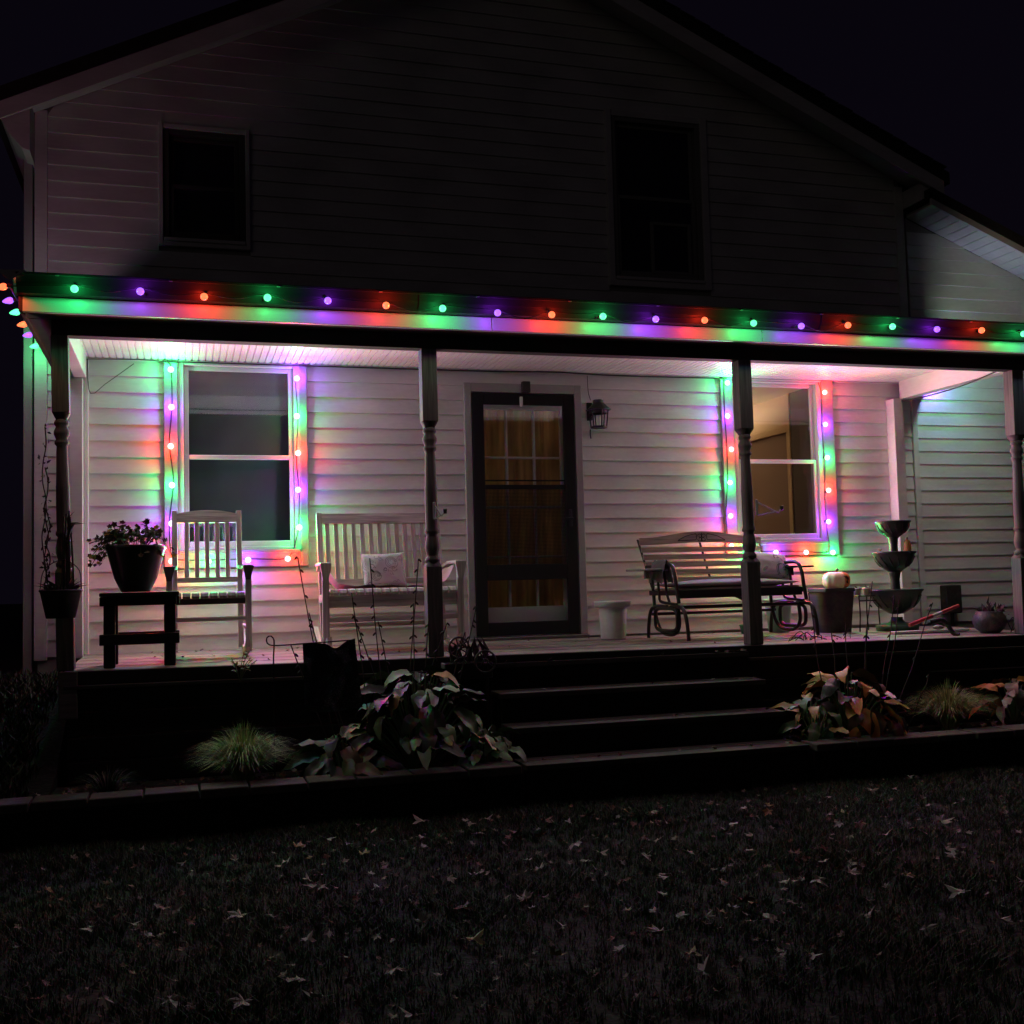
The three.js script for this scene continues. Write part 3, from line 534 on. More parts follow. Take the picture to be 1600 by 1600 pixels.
// wall lantern
{
  const l = thing('wall_lantern', 'small black carriage lantern on the siding right of the storm door', 'lantern', [1.42, 1.78, 0.018]);
  mesh('back_plate', [rbox(-0.075, -0.025, 0.10, 0.26, 0, 0.02), tube([[-0.05, 0.02, 0.02], [-0.055, -0.03, 0.03], [-0.05, -0.06, 0.03]], 0.006, 10)], mat.blackMetal, l);
  mesh('arm', [tube([[-0.05, 0.2, 0.01], [-0.03, 0.22, 0.05], [0.0, 0.215, 0.1]], 0.008, 12)], mat.blackMetal, l);
  mesh('lantern_roof', [new THREE.CylinderGeometry(0.045, 0.105, 0.06, 6).translate(0, 0.215, 0.1), new THREE.CylinderGeometry(0.048, 0.048, 0.03, 6).translate(0, 0.255, 0.1), new THREE.CylinderGeometry(0.112, 0.112, 0.01, 6).translate(0, 0.183, 0.1)], mat.blackMetal, l);
  const posts = []; for (let i = 0; i < 6; i++) { const a = i * Math.PI / 3 + Math.PI / 6, A = i * Math.PI / 3; posts.push(rod([0.068 * Math.sin(A), 0.03, 0.1 + 0.068 * Math.cos(A)], [0.085 * Math.sin(A), 0.18, 0.1 + 0.085 * Math.cos(A)], 0.006, 6)); }
  mesh('cage', [...posts, new THREE.CylinderGeometry(0.076, 0.07, 0.016, 6).translate(0, 0.03, 0.1), new THREE.CylinderGeometry(0.086, 0.084, 0.03, 6, 1, true).translate(0, 0.165, 0.1)], mat.blackMetal, l);
  mesh('lantern_glass', [new THREE.CylinderGeometry(0.072, 0.06, 0.12, 6, 1, true).translate(0, 0.095, 0.1)], mat.glass, l);
  mesh('candle_tube', [new THREE.CylinderGeometry(0.018, 0.018, 0.09, 10).translate(0, 0.08, 0.1)], M([0.7, 0.68, 0.62], 0.6), l);
  mesh('lantern_cord', [tube([[-0.04, 0.28, 0.02], [-0.055, 0.36, 0.008], [-0.06, 0.50, 0.008]], 0.003, 14, 5)], mat.wire, l);
}
// ================================================================ PORCH FURNITURE
const at = (x, z) => [x, deckY(x, z), z];
function slat(x, y0, z0, y1, z1, w, d, m, g, name) { return mesh(name, [bar([x, y0, z0], [x, y1, z1], w, d, 0.004)], m, g, { rot: true }); }
function rollSeat(g, m, half, n, zb, zf, y) { // seat slats that run front to back and roll down at the front edge
  const step = 2 * half / n, w = step * 0.82;
  const prof = [[zb, y - 0.045], [zb + 0.06, y - 0.036], [zb + 0.16, y - 0.030], [zf - 0.12, y - 0.010], [zf - 0.04, y], [zf, y - 0.008], [zf + 0.018, y - 0.028], [zf + 0.008, y - 0.048]];
  const under = prof.slice().reverse().map(([z, yy], i) => [z - (i < 3 ? 0.014 : 0), yy - (i < 2 ? 0 : 0.014)]);
  const sg = geo([alongX([...prof, ...under], -w / 2, w / 2)], false, true);
  for (let i = 0; i < n; i++) share('seat_slat', sg, m, g, { at: [-half + step * (i + 0.5), 0, 0] });
}
function rockerRail(x, z0, z1, m, g) {
  const up = [], dn = []; for (let i = 0; i <= 12; i++) { const t = i / 12, z = z0 + (z1 - z0) * t, y = 0.004 + 0.52 * Math.pow(z - 0.02, 2); up.push([z, y + 0.05]); dn.unshift([z, y]); }
  return mesh('rocker', [alongX([...up, ...dn], x - 0.018, x + 0.018)], m, g, { rot: true });
}
{ // rocking chair
  const c = thing('rocking_chair', 'grey-white wooden rocking chair with a tall slatted back beside the dark table', 'rocking chair', at(-1.885, 0.62), 0.0);
  const m = mat.oldPaint;
  for (const s of [-1, 1]) {
    slat(s * 0.238, 0.045, -0.14, 1.085, -0.37, 0.04, 0.034, m, c, 'back_post');
    slat(s * 0.272, 0.03, 0.25, 0.625, 0.25, 0.043, 0.036, m, c, 'front_leg');
    mesh('arm', [rbox(s * 0.272 - 0.036, s * 0.272 + 0.036, 0.625, 0.652, -0.12, 0.29, 0.01), bar([s * 0.262, 0.636, -0.10], [s * 0.242, 0.655, -0.27], 0.05, 0.024), prism([[s * 0.272 - 0.04, 0.645], [s * 0.272 + 0.04, 0.645], [s * 0.272 + 0.012, 0.545], [s * 0.272 - 0.02, 0.545]], 0.262, 0.296)], M([0.1, 0.095, 0.09], 0.6, { map: texWood }), c, { rot: true });
    rockerRail(s * 0.262, -0.46, 0.37, m, c);
    mesh('side_stretcher', [bar([s * 0.258, 0.21, -0.14], [s * 0.272, 0.19, 0.24], 0.028, 0.02)], m, c);
    mesh('seat_rail', [bar([s * 0.255, 0.39, -0.2], [s * 0.262, 0.41, 0.24], 0.026, 0.05)], m, c);
  }
  { const pts = []; for (let i = 0; i <= 10; i++) { const x = -0.222 + 0.0444 * i; pts.push([x, 1.065 + 0.028 * (1 - Math.pow(x / 0.222, 2))]); }
    const g = prism([[-0.222, 0.995], [0.222, 0.995], ...pts.reverse()], -0.013, 0.013).rotateX(-0.22).translate(0, 0.022, -0.125);
    mesh('crest_rail', [g], m, c); }
  mesh('lower_back_rail', [rbox(-0.222, 0.222, 0.535, 0.575, -0.262, -0.238)], m, c);
  for (let i = 0; i < 5; i++) slat(-0.150 + i * 0.075, 0.57, -0.25, 1.0, -0.347, 0.034, 0.012, m, c, 'back_slat');
  rollSeat(c, M([0.22, 0.205, 0.19], 0.6, { map: texWood }), 0.25, 8, -0.21, 0.27, 0.462);
  mesh('seat_front_rail', [rbox(-0.25, 0.25, 0.375, 0.42, 0.225, 0.25)], M([0.08, 0.075, 0.07], 0.6, { map: texWood }), c);
  mesh('front_stretcher', [rbox(-0.255, 0.255, 0.255, 0.285, 0.24, 0.26)], m, c);
}
{ // double rocker
  const c = thing('double_rocker', 'white wooden two-seat rocker with many back slats left of the door', 'bench', at(-0.555, 0.62), 0.0);
  const m = mat.whitePaint;
  for (const s of [-1, 1]) {
    slat(s * 0.475, 0.045, -0.14, 1.07, -0.36, 0.042, 0.034, m, c, 'back_post');
    slat(s * 0.508, 0.03, 0.27, 0.64, 0.27, 0.05, 0.036, m, c, 'front_leg');
    mesh('arm', [rbox(s * 0.508 - 0.04, s * 0.508 + 0.04, 0.638, 0.664, -0.02, 0.31, 0.01), bar([s * 0.50, 0.65, 0.0], [s * 0.482, 0.615, -0.25], 0.06, 0.024), prism([[s * 0.508 - 0.042, 0.655], [s * 0.508 + 0.042, 0.655], [s * 0.508 + 0.018, 0.53], [s * 0.508 - 0.022, 0.53]], 0.286, 0.314)], m, c, { rot: true });
    rockerRail(s * 0.498, -0.46, 0.39, m, c);
    mesh('seat_rail', [bar([s * 0.49, 0.39, -0.2], [s * 0.497, 0.41, 0.26], 0.026, 0.06)], m, c);
  }
  mesh('crest_rail', [prism([[-0.455, 0.985], [0.455, 0.985], [0.455, 1.065], [-0.455, 1.065]], -0.014, 0.014).rotateX(-0.21).translate(0, 0.02, -0.133)], m, c);
  mesh('lower_back_rail', [rbox(-0.455, 0.455, 0.50, 0.545, -0.255, -0.229)], m, c);
  for (let i = 0; i < 13; i++) slat(-0.414 + i * 0.069, 0.54, -0.242, 0.99, -0.345, 0.036, 0.012, m, c, 'back_slat');
  rollSeat(c, m, 0.478, 15, -0.21, 0.29, 0.468);
  mesh('seat_front_rail', [rbox(-0.482, 0.482, 0.33, 0.422, 0.245, 0.268)], m, c);
  mesh('front_stretcher', [rbox(-0.485, 0.485, 0.225, 0.262, 0.262, 0.28)], m, c);
  mesh('rear_stretcher', [rbox(-0.465, 0.465, 0.17, 0.205, -0.17, -0.15)], m, c);
}
// a soft pillow: thick in the middle, pinched at the corners
function pillowGeo(w, h, d, n = 18, k = 0) {
  const o = [];
  for (const s of [-1, 1]) {
    const P = (i, j) => { const u = i / n * 2 - 1, v = j / n * 2 - 1, t = Math.pow(Math.max(0, (1 - u * u) * (1 - v * v)), 0.42), pinch = 1 - 0.07 * (1 - u * u * v * v) * Math.abs(Math.abs(u) - Math.abs(v)) * 0 - 0.06 * (Math.abs(u) < 1 ? (1 - u * u) * Math.abs(v) : 0);
      const pu = 1 - 0.06 * (1 - v * v) * Math.abs(u); return [u * w / 2 * pu, v * h / 2 * pinch, s * d / 2 * t + 0.010 * noise.noise(u * 2.2 + k, v * 2.2, s * 3 + k) * t]; };
    for (let i = 0; i < n; i++) for (let j = 0; j < n; j++) s > 0 ? quad(o, P(i, j), P(i + 1, j), P(i + 1, j + 1), P(i, j + 1)) : quad(o, P(i, j), P(i, j + 1), P(i + 1, j + 1), P(i + 1, j));
  }
  const g = tri(o); return g;
}
function smooth(g) { const q = mergeVertices(new THREE.BufferGeometry().setAttribute('position', g.attributes.position), 1e-5); q.computeVertexNormals(); return q; }
const texFloral = (() => { // grey flourishes printed on pale cloth
  const c = document.createElement('canvas'); c.width = c.height = 512; const x = c.getContext('2d');
  x.fillStyle = '#e9e6e8'; x.fillRect(0, 0, 512, 512);
  for (let i = 0; i < 34; i++) { const px = rr(0, 512), py = rr(0, 512), r = rr(14, 52), a0 = rr(0, 6.28);
    x.strokeStyle = ['#8f8c92', '#a9a6a8', '#77757c'][i % 3]; x.lineWidth = rr(3, 8); x.beginPath();
    for (let t = 0; t < 40; t++) { const a = a0 + t * 0.16, q = r * (1 - t / 46); x.lineTo(px + q * Math.cos(a), py + q * Math.sin(a)); } x.stroke();
    x.fillStyle = '#b4b1b4'; x.beginPath(); x.ellipse(px + r, py + r * 0.4, r * 0.35, r * 0.16, a0, 0, 6.28); x.fill(); }
  for (const [px, py, r] of [[330, 190, 70], [150, 330, 52]]) for (let k = 0; k < 5; k++) { x.strokeStyle = '#8b888c'; x.lineWidth = 5; x.beginPath(); x.arc(px + 4 * k, py - 3 * k, r * (1 - k * 0.2), k, k + 5.2); x.stroke(); }
  const t = new THREE.CanvasTexture(c); t.colorSpace = THREE.SRGBColorSpace; t.wrapS = t.wrapT = THREE.RepeatWrapping; return t;
})();
{
  const t = texFloral.clone(); t.repeat.set(2.7, 2.7); t.offset.set(0.5, 0.5); t.needsUpdate = true;
  const p = mesh('pillow', [smooth(pillowGeo(0.35, 0.29, 0.13, 18, 1))], M([0.66, 0.65, 0.66], 0.9, { map: t }), scene, { at: [-0.555, 0.60 + deckY(-0.55, 0.5), 0.475] });
  p.rotation.set(-0.3, 0.06, 0.05); tag(p, 'white pillow printed with grey flourishes on the white two-seat rocker', 'pillow');
}
{ // throw over the seat and out past the left arm
  const nx = 40, nz = 14, o = [];
  const S = (i, j) => { const u = i / nx, v = j / nz, x = -0.475 + 0.95 * u; let y, z = -0.18 + 0.40 * v;
    y = 0.447 + 0.022 * v + 0.004 + 0.012 * noise.noise(x * 6, z * 7, 3) + 0.006 * Math.sin(x * 37 + z * 9);
    const e = Math.max(0, (-0.34 - x) / 0.13), f = Math.max(0, (x - 0.34) / 0.12); y += 0.115 * Math.min(1.3, e * e) + 0.115 * Math.min(1.3, f * f);
    return [x, y, z]; };
  for (let i = 0; i < nx; i++) for (let j = 0; j < nz; j++) quad(o, S(i, j), S(i, j + 1), S(i + 1, j + 1), S(i + 1, j));
  const b = mesh('blanket', [smooth(tri(o))], M([0.62, 0.40, 0.44], 0.95, { map: texCloth, side: true }), scene, { at: [-0.555, deckY(-0.555, 0.62) + 0.012, 0.62] });
  tag(b, 'pink blanket lining the seat and arms of the white two-seat rocker', 'blanket');
}
{ // dark table and its pot of flowers
  const t = thing('side_table', 'dark wooden side table carrying the pot of flowers', 'table', at(-2.335, 1.34), 0.0), m = mat.darkWood;
  mesh('table_top', [rbox(-0.245, 0.245, 0.455, 0.48, -0.21, 0.21, 0.006)], m, t);
  mesh('apron', [rbox(-0.228, 0.228, 0.395, 0.454, 0.165, 0.19)], m, t); mesh('apron', [rbox(-0.228, 0.228, 0.395, 0.454, -0.19, -0.165)], m, t);
  for (const s of [-1, 1]) { mesh('apron', [rbox(s * 0.235 - 0.012, s * 0.235 + 0.012, 0.395, 0.454, -0.16, 0.16)], m, t);
    for (const q of [-1, 1]) mesh('leg', [rbox(s * 0.185 - 0.036, s * 0.185 + 0.036, 0.0, 0.395, q * 0.165 - 0.022, q * 0.165 + 0.022)], m, t, { rot: true }); }
  mesh('lower_rail', [rbox(-0.245, 0.245, 0.145, 0.215, 0.19, 0.212)], m, t); mesh('lower_rail', [rbox(-0.245, 0.245, 0.145, 0.215, -0.212, -0.19)], m, t);
}
function leafCard(L, W, curl = 0.25) { // small pointed leaf, two bent halves
  const o = []; const c = [[0, 0, 0], [0, curl * L * 0.3, L * 0.5], [0, curl * L * 0.1, L]], a = [-W / 2, curl * L * 0.45, L * 0.42], b = [W / 2, curl * L * 0.45, L * 0.42];
  o.push(...c[0], ...c[1], ...a, ...a, ...c[1], ...c[2], ...c[0], ...b, ...c[1], ...b, ...c[2], ...c[1]); return tri(o);
}
function scatter(list, g, x, y, z, s, rx, ry, rz) { const q = g.clone(); q.scale(s, s, s).applyMatrix4(new THREE.Matrix4().makeRotationFromEuler(new THREE.Euler(rx, ry, rz, 'YXZ'))).translate(x, y, z); list.push(q); }
const leafA = leafCard(0.05, 0.03), leafB = leafCard(0.09, 0.018, 0.5);
{
  const p = thing('flower_pot', 'dark glazed pot of trailing yellow flowers on the dark table', 'flower pot', [-2.365, 0.482 + deckY(-2.33, 1.34), 1.34]);
  mesh('pot', [lathe([[0, 0], [0.088, 0], [0.098, 0.012], [0.135, 0.09], [0.165, 0.2], [0.182, 0.27], [0.192, 0.285], [0.192, 0.305], [0.178, 0.307], [0.168, 0.27], [0.0, 0.265]], 32)], M([0.02, 0.018, 0.02], 0.25, { clearcoat: 0.5, phys: 1 }), p);
  const fl = [], st = [], dirs = [];
  for (let i = 0; i < 46; i++) { // stems spill over the rim, more to the left
    const a = i < 16 ? rr(2.4, 3.9) : rr(0, 6.28), spill = i < 16 || rnd() < 0.3, r = rr(0.08, 0.16), R = spill ? rr(0.2, 0.30) : rr(0.08, 0.19), h = spill ? rr(0.16, 0.34) : rr(0.36, 0.45);
    const A = [r * 0.4 * Math.cos(a), 0.28, r * 0.4 * Math.sin(a)], B = [r * 1.1 * Math.cos(a), 0.36 + 0.03 * rnd(), r * 1.1 * Math.sin(a)], C = [R * Math.cos(a), h, R * Math.sin(a)];
    const cv = new THREE.CatmullRomCurve3([V3(...A), V3(...B), V3(...C)]); st.push(new THREE.TubeGeometry(cv, 6, 0.0022, 4));
    for (let k = 0; k < 14; k++) { const q = cv.getPoint(rr(0.25, 1)); scatter(fl, leafA, q.x + rr(-0.02, 0.02), q.y + rr(-0.015, 0.015), q.z + rr(-0.02, 0.02), rr(0.5, 0.95), rr(-1.2, 0.8), rr(0, 6.28), rr(-0.8, 0.8)); }
    dirs.push(C);
  }
  mesh('foliage', fl, M([0.06, 0.085, 0.03], 0.8, { side: true }), p, { stuff: true });
  mesh('stems', st, M([0.05, 0.06, 0.03], 0.8), p, { stuff: true });
  const petal = []; for (let k = 0; k < 5; k++) { const q = leafCard(0.02, 0.018, 0.2); q.rotateX(-0.3).rotateY(k * 1.2566); petal.push(q); }
  const bl = geo(petal), ym = M([0.55, 0.33, 0.06], 0.7, { side: true }), dm = M([0.06, 0.03, 0.02], 0.9, { side: true });
  dirs.forEach((C, i) => { const o = share('blossom', bl, i % 3 ? dm : ym, p, { at: [C[0], C[1] + 0.015, C[2] + 0.01], turn: [rr(0.6, 1.6), rr(-0.6, 0.6), 0], scale: rr(0.7, 1.3) }); });
}
{ // pail hung in front of the left post, with dried grass, and the withered vine above it
  const p = thing('hanging_pail', 'dark tapered pail of spiky dry plants tied to the far left porch post', 'planter', [-2.79, 0.33, 1.73]);
  mesh('pail', [lathe([[0, 0], [0.085, 0], [0.12, 0.16], [0.127, 0.165], [0.127, 0.175], [0.115, 0.175], [0.08, 0.02], [0, 0.018]], 20)], M([0.05, 0.048, 0.047], 0.6, { map: texStone }), p);
  mesh('hanger', [tube([[-0.12, 0.17, 0], [-0.10, 0.3, -0.05], [0, 0.36, -0.08], [0.10, 0.3, -0.05], [0.12, 0.17, 0]], 0.003, 20, 5)], mat.wire, p);
  const b = []; for (let i = 0; i < 46; i++) { const a = rr(0, 6.28), L = rr(0.6, 1.5), e = rr(0.3, 1.25); scatter(b, leafB, 0.06 * Math.cos(a), 0.15, 0.06 * Math.sin(a), L, -e, Math.PI / 2 - a, 0); }
  mesh('dry_blades', b, M([0.07, 0.055, 0.05], 0.9, { side: true }), p, { stuff: true });
  const v = thing('dried_vine', 'withered vine hanging beside the far left porch post', 'vine', [-2.90, 0.5, 1.60]);
  const w = [], lv = []; for (let k = 0; k < 3; k++) { const pts = []; for (let i = 0; i <= 9; i++) pts.push([0.012 * Math.sin(i * 1.7 + k) + 0.012 * k, i * 0.115 * (1 - k * 0.25), 0.012 * Math.cos(i * 2.1 + k)]); w.push(tube(pts, 0.004, 40, 5));
    for (const q of pts) for (let j = 0; j < 3; j++) scatter(lv, leafA, q[0] + rr(-0.02, 0.02), q[1] + rr(-0.04, 0.04), q[2] + rr(-0.02, 0.02), rr(0.4, 0.8), rr(-2, 0.5), rr(0, 6.28), rr(-1, 1)); }
  mesh('stem', w, M([0.03, 0.025, 0.022], 0.9), v, { stuff: true }); mesh('leaves', lv, M([0.05, 0.04, 0.03], 0.9, { side: true }), v, { stuff: true });
  const s = thing('corn_stalk', 'bundle of dry stalks tied against the far left porch post', 'dry stalks', [-2.76, 0.5, 1.625]);
  const st = [], hl = []; for (let i = 0; i < 9; i++) { const x = rr(-0.035, 0.04), top = rr(0.30, 0.52); st.push(tube([[x, 0, rr(0, 0.02)], [x * 0.8, top * 0.5, 0.02], [x * 0.5 + rr(-0.02, 0.02), top, 0.015]], 0.006, 10, 5)); scatter(hl, leafB, x * 0.6, top * 0.8, 0.02, rr(1, 2), rr(-1.3, -0.3), rr(-2.5, 2.5), 0); }
  mesh('stalk', st, M([0.06, 0.05, 0.045], 0.9), s, { stuff: true }); mesh('husk', hl, M([0.09, 0.075, 0.065], 0.9, { side: true }), s, { stuff: true });
}
{ const b = thing('white_bucket', 'white plastic bucket with a wide rim right of the door', 'bucket', at(1.375, 0.42));
  const m = M([0.66, 0.65, 0.64], 0.6, { map: texVinyl });
  mesh('bucket_body', [lathe([[0, 0], [0.10, 0], [0.105, 0.01], [0.118, 0.285], [0.11, 0.285], [0.1, 0.02], [0, 0.018]], 28)], m, b);
  mesh('rim', [lathe([[0.117, 0.262], [0.15, 0.27], [0.154, 0.30], [0.158, 0.312], [0.15, 0.318], [0.117, 0.305], [0.113, 0.285]], 28)], m, b); }
// ---- metal glider bench with wooden back slats
{
  const c = thing('glider_bench', 'black metal glider bench with wooden slat back and side trays', 'bench', at(2.30, 0.42), 0.06), m = mat.tubeMetal;
  const W = 0.60, R = 0.0155;
  for (const s of [-1, 1]) {
    const x = s * W;
    mesh('arm_tube', [tube([[x, 0.60, -0.05], [x, 0.60, 0.10], [x, 0.615, 0.28], [x, 0.60, 0.40], [x, 0.52, 0.45], [x, 0.42, 0.47], [x, 0.30, 0.50]], R, 40, 8, 0.5)], m, c);
    const xi = x - s * 0.03;
    mesh('side_tube', [tube([[xi, 0.57, -0.02], [xi, 0.46, 0.0], [xi, 0.22, 0.03], [xi, 0.09, 0.10], [xi, 0.045, 0.20], [xi, 0.05, 0.36], [xi, 0.12, 0.44], [xi, 0.26, 0.43]], R, 48, 8)], m, c);
    mesh('side_spindle', [tube([[x, 0.58, 0.12], [x, 0.50, 0.15], [x, 0.36, 0.17], [x, 0.31, 0.20], [x, 0.29, 0.46]], R * 0.8, 24, 6)], m, c);
    mesh('side_spindle', [tube([[x, 0.59, 0.24], [x, 0.50, 0.28], [x, 0.38, 0.30], [x, 0.31, 0.34]], R * 0.8, 24, 6)], m, c);
    mesh('front_leg', [tube([[x, 0.268, 0.36], [x, 0.268, 0.50], [x, 0.24, 0.58], [x, 0.13, 0.625], [x, 0.005, 0.64]], R, 30, 8)], m, c);
    mesh('rear_leg', [tube([[x, 0.268, 0.30], [x, 0.265, 0.08], [x, 0.22, 0.0], [x, 0.10, -0.04], [x, 0.005, -0.05]], R, 30, 8)], m, c);
    const lp = []; for (let t = 0; t <= 24; t++) { const a = t / 24 * 6.2832, q = 0.5; lp.push([x + s * 0.005, 0.165 + 0.092 * Math.sign(Math.sin(a)) * Math.pow(Math.abs(Math.sin(a)), q), 0.285 + 0.19 * Math.sign(Math.cos(a)) * Math.pow(Math.abs(Math.cos(a)), q)]); }
    mesh('base_loop', [tube(lp, R, 60, 8)], m, c);
    mesh('tray', [rbox(x + s * 0.10 - 0.13, x + s * 0.10 + 0.13, 0.565, 0.582, 0.02, 0.30, 0.006), rbox(x + s * 0.10 - 0.02, x + s * 0.10 + 0.02, 0.50, 0.565, 0.13, 0.16)], s < 0 ? M([0.3, 0.29, 0.28], 0.5) : m, c);
    mesh('back_upright', [bar([s * 0.58, 0.40, 0.02], [s * 0.60, 0.84, -0.20], 0.02, 0.012)], m, c);
  }
  mesh('back_upright', [bar([0, 0.40, 0.015], [0, 0.84, -0.205], 0.02, 0.012)], m, c);
  mesh('base_rail', [rod([-W, 0.262, 0.40], [W, 0.262, 0.40], R * 0.9)], m, c);
  mesh('base_rail', [rod([-W, 0.205, 0.03], [W, 0.205, 0.03], R * 0.9)], m, c);
  mesh('seat_frame', [rbox(-0.58, 0.58, 0.335, 0.405, 0.455, 0.475), rbox(-0.58, 0.58, 0.36, 0.40, -0.02, 0.0), rbox(-0.60, -0.58, 0.36, 0.40, -0.02, 0.47), rbox(0.58, 0.60, 0.36, 0.40, -0.02, 0.47), prism([[-0.09, 0.348], [0.09, 0.348], [0.03, 0.32], [0, 0.305], [-0.03, 0.32]], 0.46, 0.472)], m, c);
  const bs = (y, z, h, top) => { const pts = []; for (let i = 0; i <= 20; i++) { const x = -0.60 + 0.06 * i; pts.push([x, y + h + (top ? 0.055 * Math.pow(Math.max(0, Math.cos(x * 2.9)), 1.6) * (Math.abs(x) < 0.54 ? 1 : 0) : 0)]); }
    const low = []; for (let i = 0; i <= 20; i++) { const x = 0.60 - 0.06 * i; low.push([x, y + (top ? 0.018 * Math.pow(Math.max(0, Math.cos(x * 2.9)), 2) * (Math.abs(x) < 0.54 ? 1 : 0) : 0)]); }
    return prism([...pts, ...low], -0.008, 0.008).translate(0, 0, 0).translate(0, 0, z); };
  [[0.79, -0.175, 0.06, 1], [0.725, -0.145, 0.042], [0.66, -0.115, 0.046], [0.595, -0.085, 0.046], [0.53, -0.052, 0.046], [0.465, -0.02, 0.042]].forEach(([y, z, h, top]) => mesh('back_slat', [bs(y, z + 0.012, h, top)], mat.slatWood, c));
  // scroll cut-out shown on the crest: raised dark metal scrollwork
  const sc = []; for (const s of [-1, 1]) { sc.push(tube([[s * 0.05, 0.845, -0.153], [s * 0.055, 0.885, -0.153], [s * 0.16, 0.862, -0.153], [s * 0.235, 0.825, -0.153], [s * 0.06, 0.83, -0.153], [s * 0.05, 0.845, -0.153]], 0.0035, 40, 5, 0.1)); const sp = []; for (let t = 0; t < 14; t++) { const a = t * 0.55, q = 0.022 * (1 - t / 17); sp.push([s * (0.018 + q * Math.cos(a)), 0.862 + q * Math.sin(a), -0.153]); } sc.push(tube(sp, 0.003, 40, 5)); const s2 = sp.map(([x, y, z]) => [x, 1.70 - y + 0.0, z]); sc.push(tube(s2, 0.003, 40, 5)); }
  sc.push(rod([0, 0.815, -0.153], [0, 0.892, -0.153], 0.0035));
  mesh('scrollwork', sc, m, c, { stuff: true });
  for (let i = 0; i < 6; i++) mesh('seat_slat', [rbox(-0.57, 0.57, 0.402, 0.418, 0.0 + i * 0.077, 0.062 + i * 0.077)], mat.slatWood, c);
  const pad = smooth(pillowGeo(1.16, 0.48, 0.075, 24, 5)).rotateX(-Math.PI / 2);
  const q = mesh('seat_cushion', [pad], M([0.33, 0.31, 0.32], 0.95, { map: texCloth }), scene, { at: [2.31, 0.448 + deckY(2.2, 0.65), 0.655] }); q.rotation.y = 0.06;
  tag(q, 'long flat grey cushion on the seat of the black glider bench', 'cushion');
  const pl = mesh('pillow', [smooth(pillowGeo(0.42, 0.26, 0.16, 18, 8))], M([0.58, 0.56, 0.57], 0.95, { map: texFloral }), scene, { at: [2.76, 0.585 + deckY(2.5, 0.6), 0.56] }); pl.rotation.set(-0.5, 0.1, -0.06);
  tag(pl, 'pale grey rumpled pillow at the right end of the black glider bench', 'pillow');
  const o = []; for (let i = 0; i < 14; i++) for (let j = 0; j < 14; j++) { const S = (i, j) => { const u = i / 14 - 0.5, v = j / 14, bend = Math.abs(u) * 2; return [u * 0.10 + 0.01 * noise.noise(i * 0.4, j * 0.4, 2), 0.03 - 0.20 * Math.pow(bend, 1.5) * (0.7 + 0.3 * v) + 0.012 * noise.noise(i * 0.7, j * 0.5, 1), v * 0.26]; }; quad(o, S(i, j), S(i, j + 1), S(i + 1, j + 1), S(i + 1, j)); }
  const cl = mesh('cloth', [smooth(tri(o))], M([0.20, 0.19, 0.20], 0.95, { map: texCloth, side: true }), scene, { at: [1.715, 0.605, 0.53] });
  tag(cl, 'crumpled grey cloth hung over the left arm of the black glider bench', 'cloth');
}
{ const t = mesh('green_tray', [lathe([[0, 0], [0.085, 0], [0.1, 0.07], [0.106, 0.072], [0.106, 0.078], [0.096, 0.078], [0.08, 0.012], [0, 0.01]], 20)], M([0.02, 0.22, 0.09], 0.5), scene, { at: [2.72, deckY(2.7, 0.3), 0.30] });
  tag(t, 'small green dish on the deck under the right end of the glider bench', 'dish');
  const b = thing('green_bin', 'pale green plastic bin on the deck behind the right end of the glider', 'bin', at(3.02, 0.26));
  mesh('bin_body', [lathe([[0, 0], [0.09, 0], [0.12, 0.29], [0.112, 0.29], [0.085, 0.02], [0, 0.018]], 24)], M([0.28, 0.48, 0.38], 0.5), b);
  mesh('bin_rim', [lathe([[0.119, 0.275], [0.128, 0.278], [0.128, 0.295], [0.112, 0.295], [0.112, 0.285]], 24)], M([0.28, 0.48, 0.38], 0.5), b); }
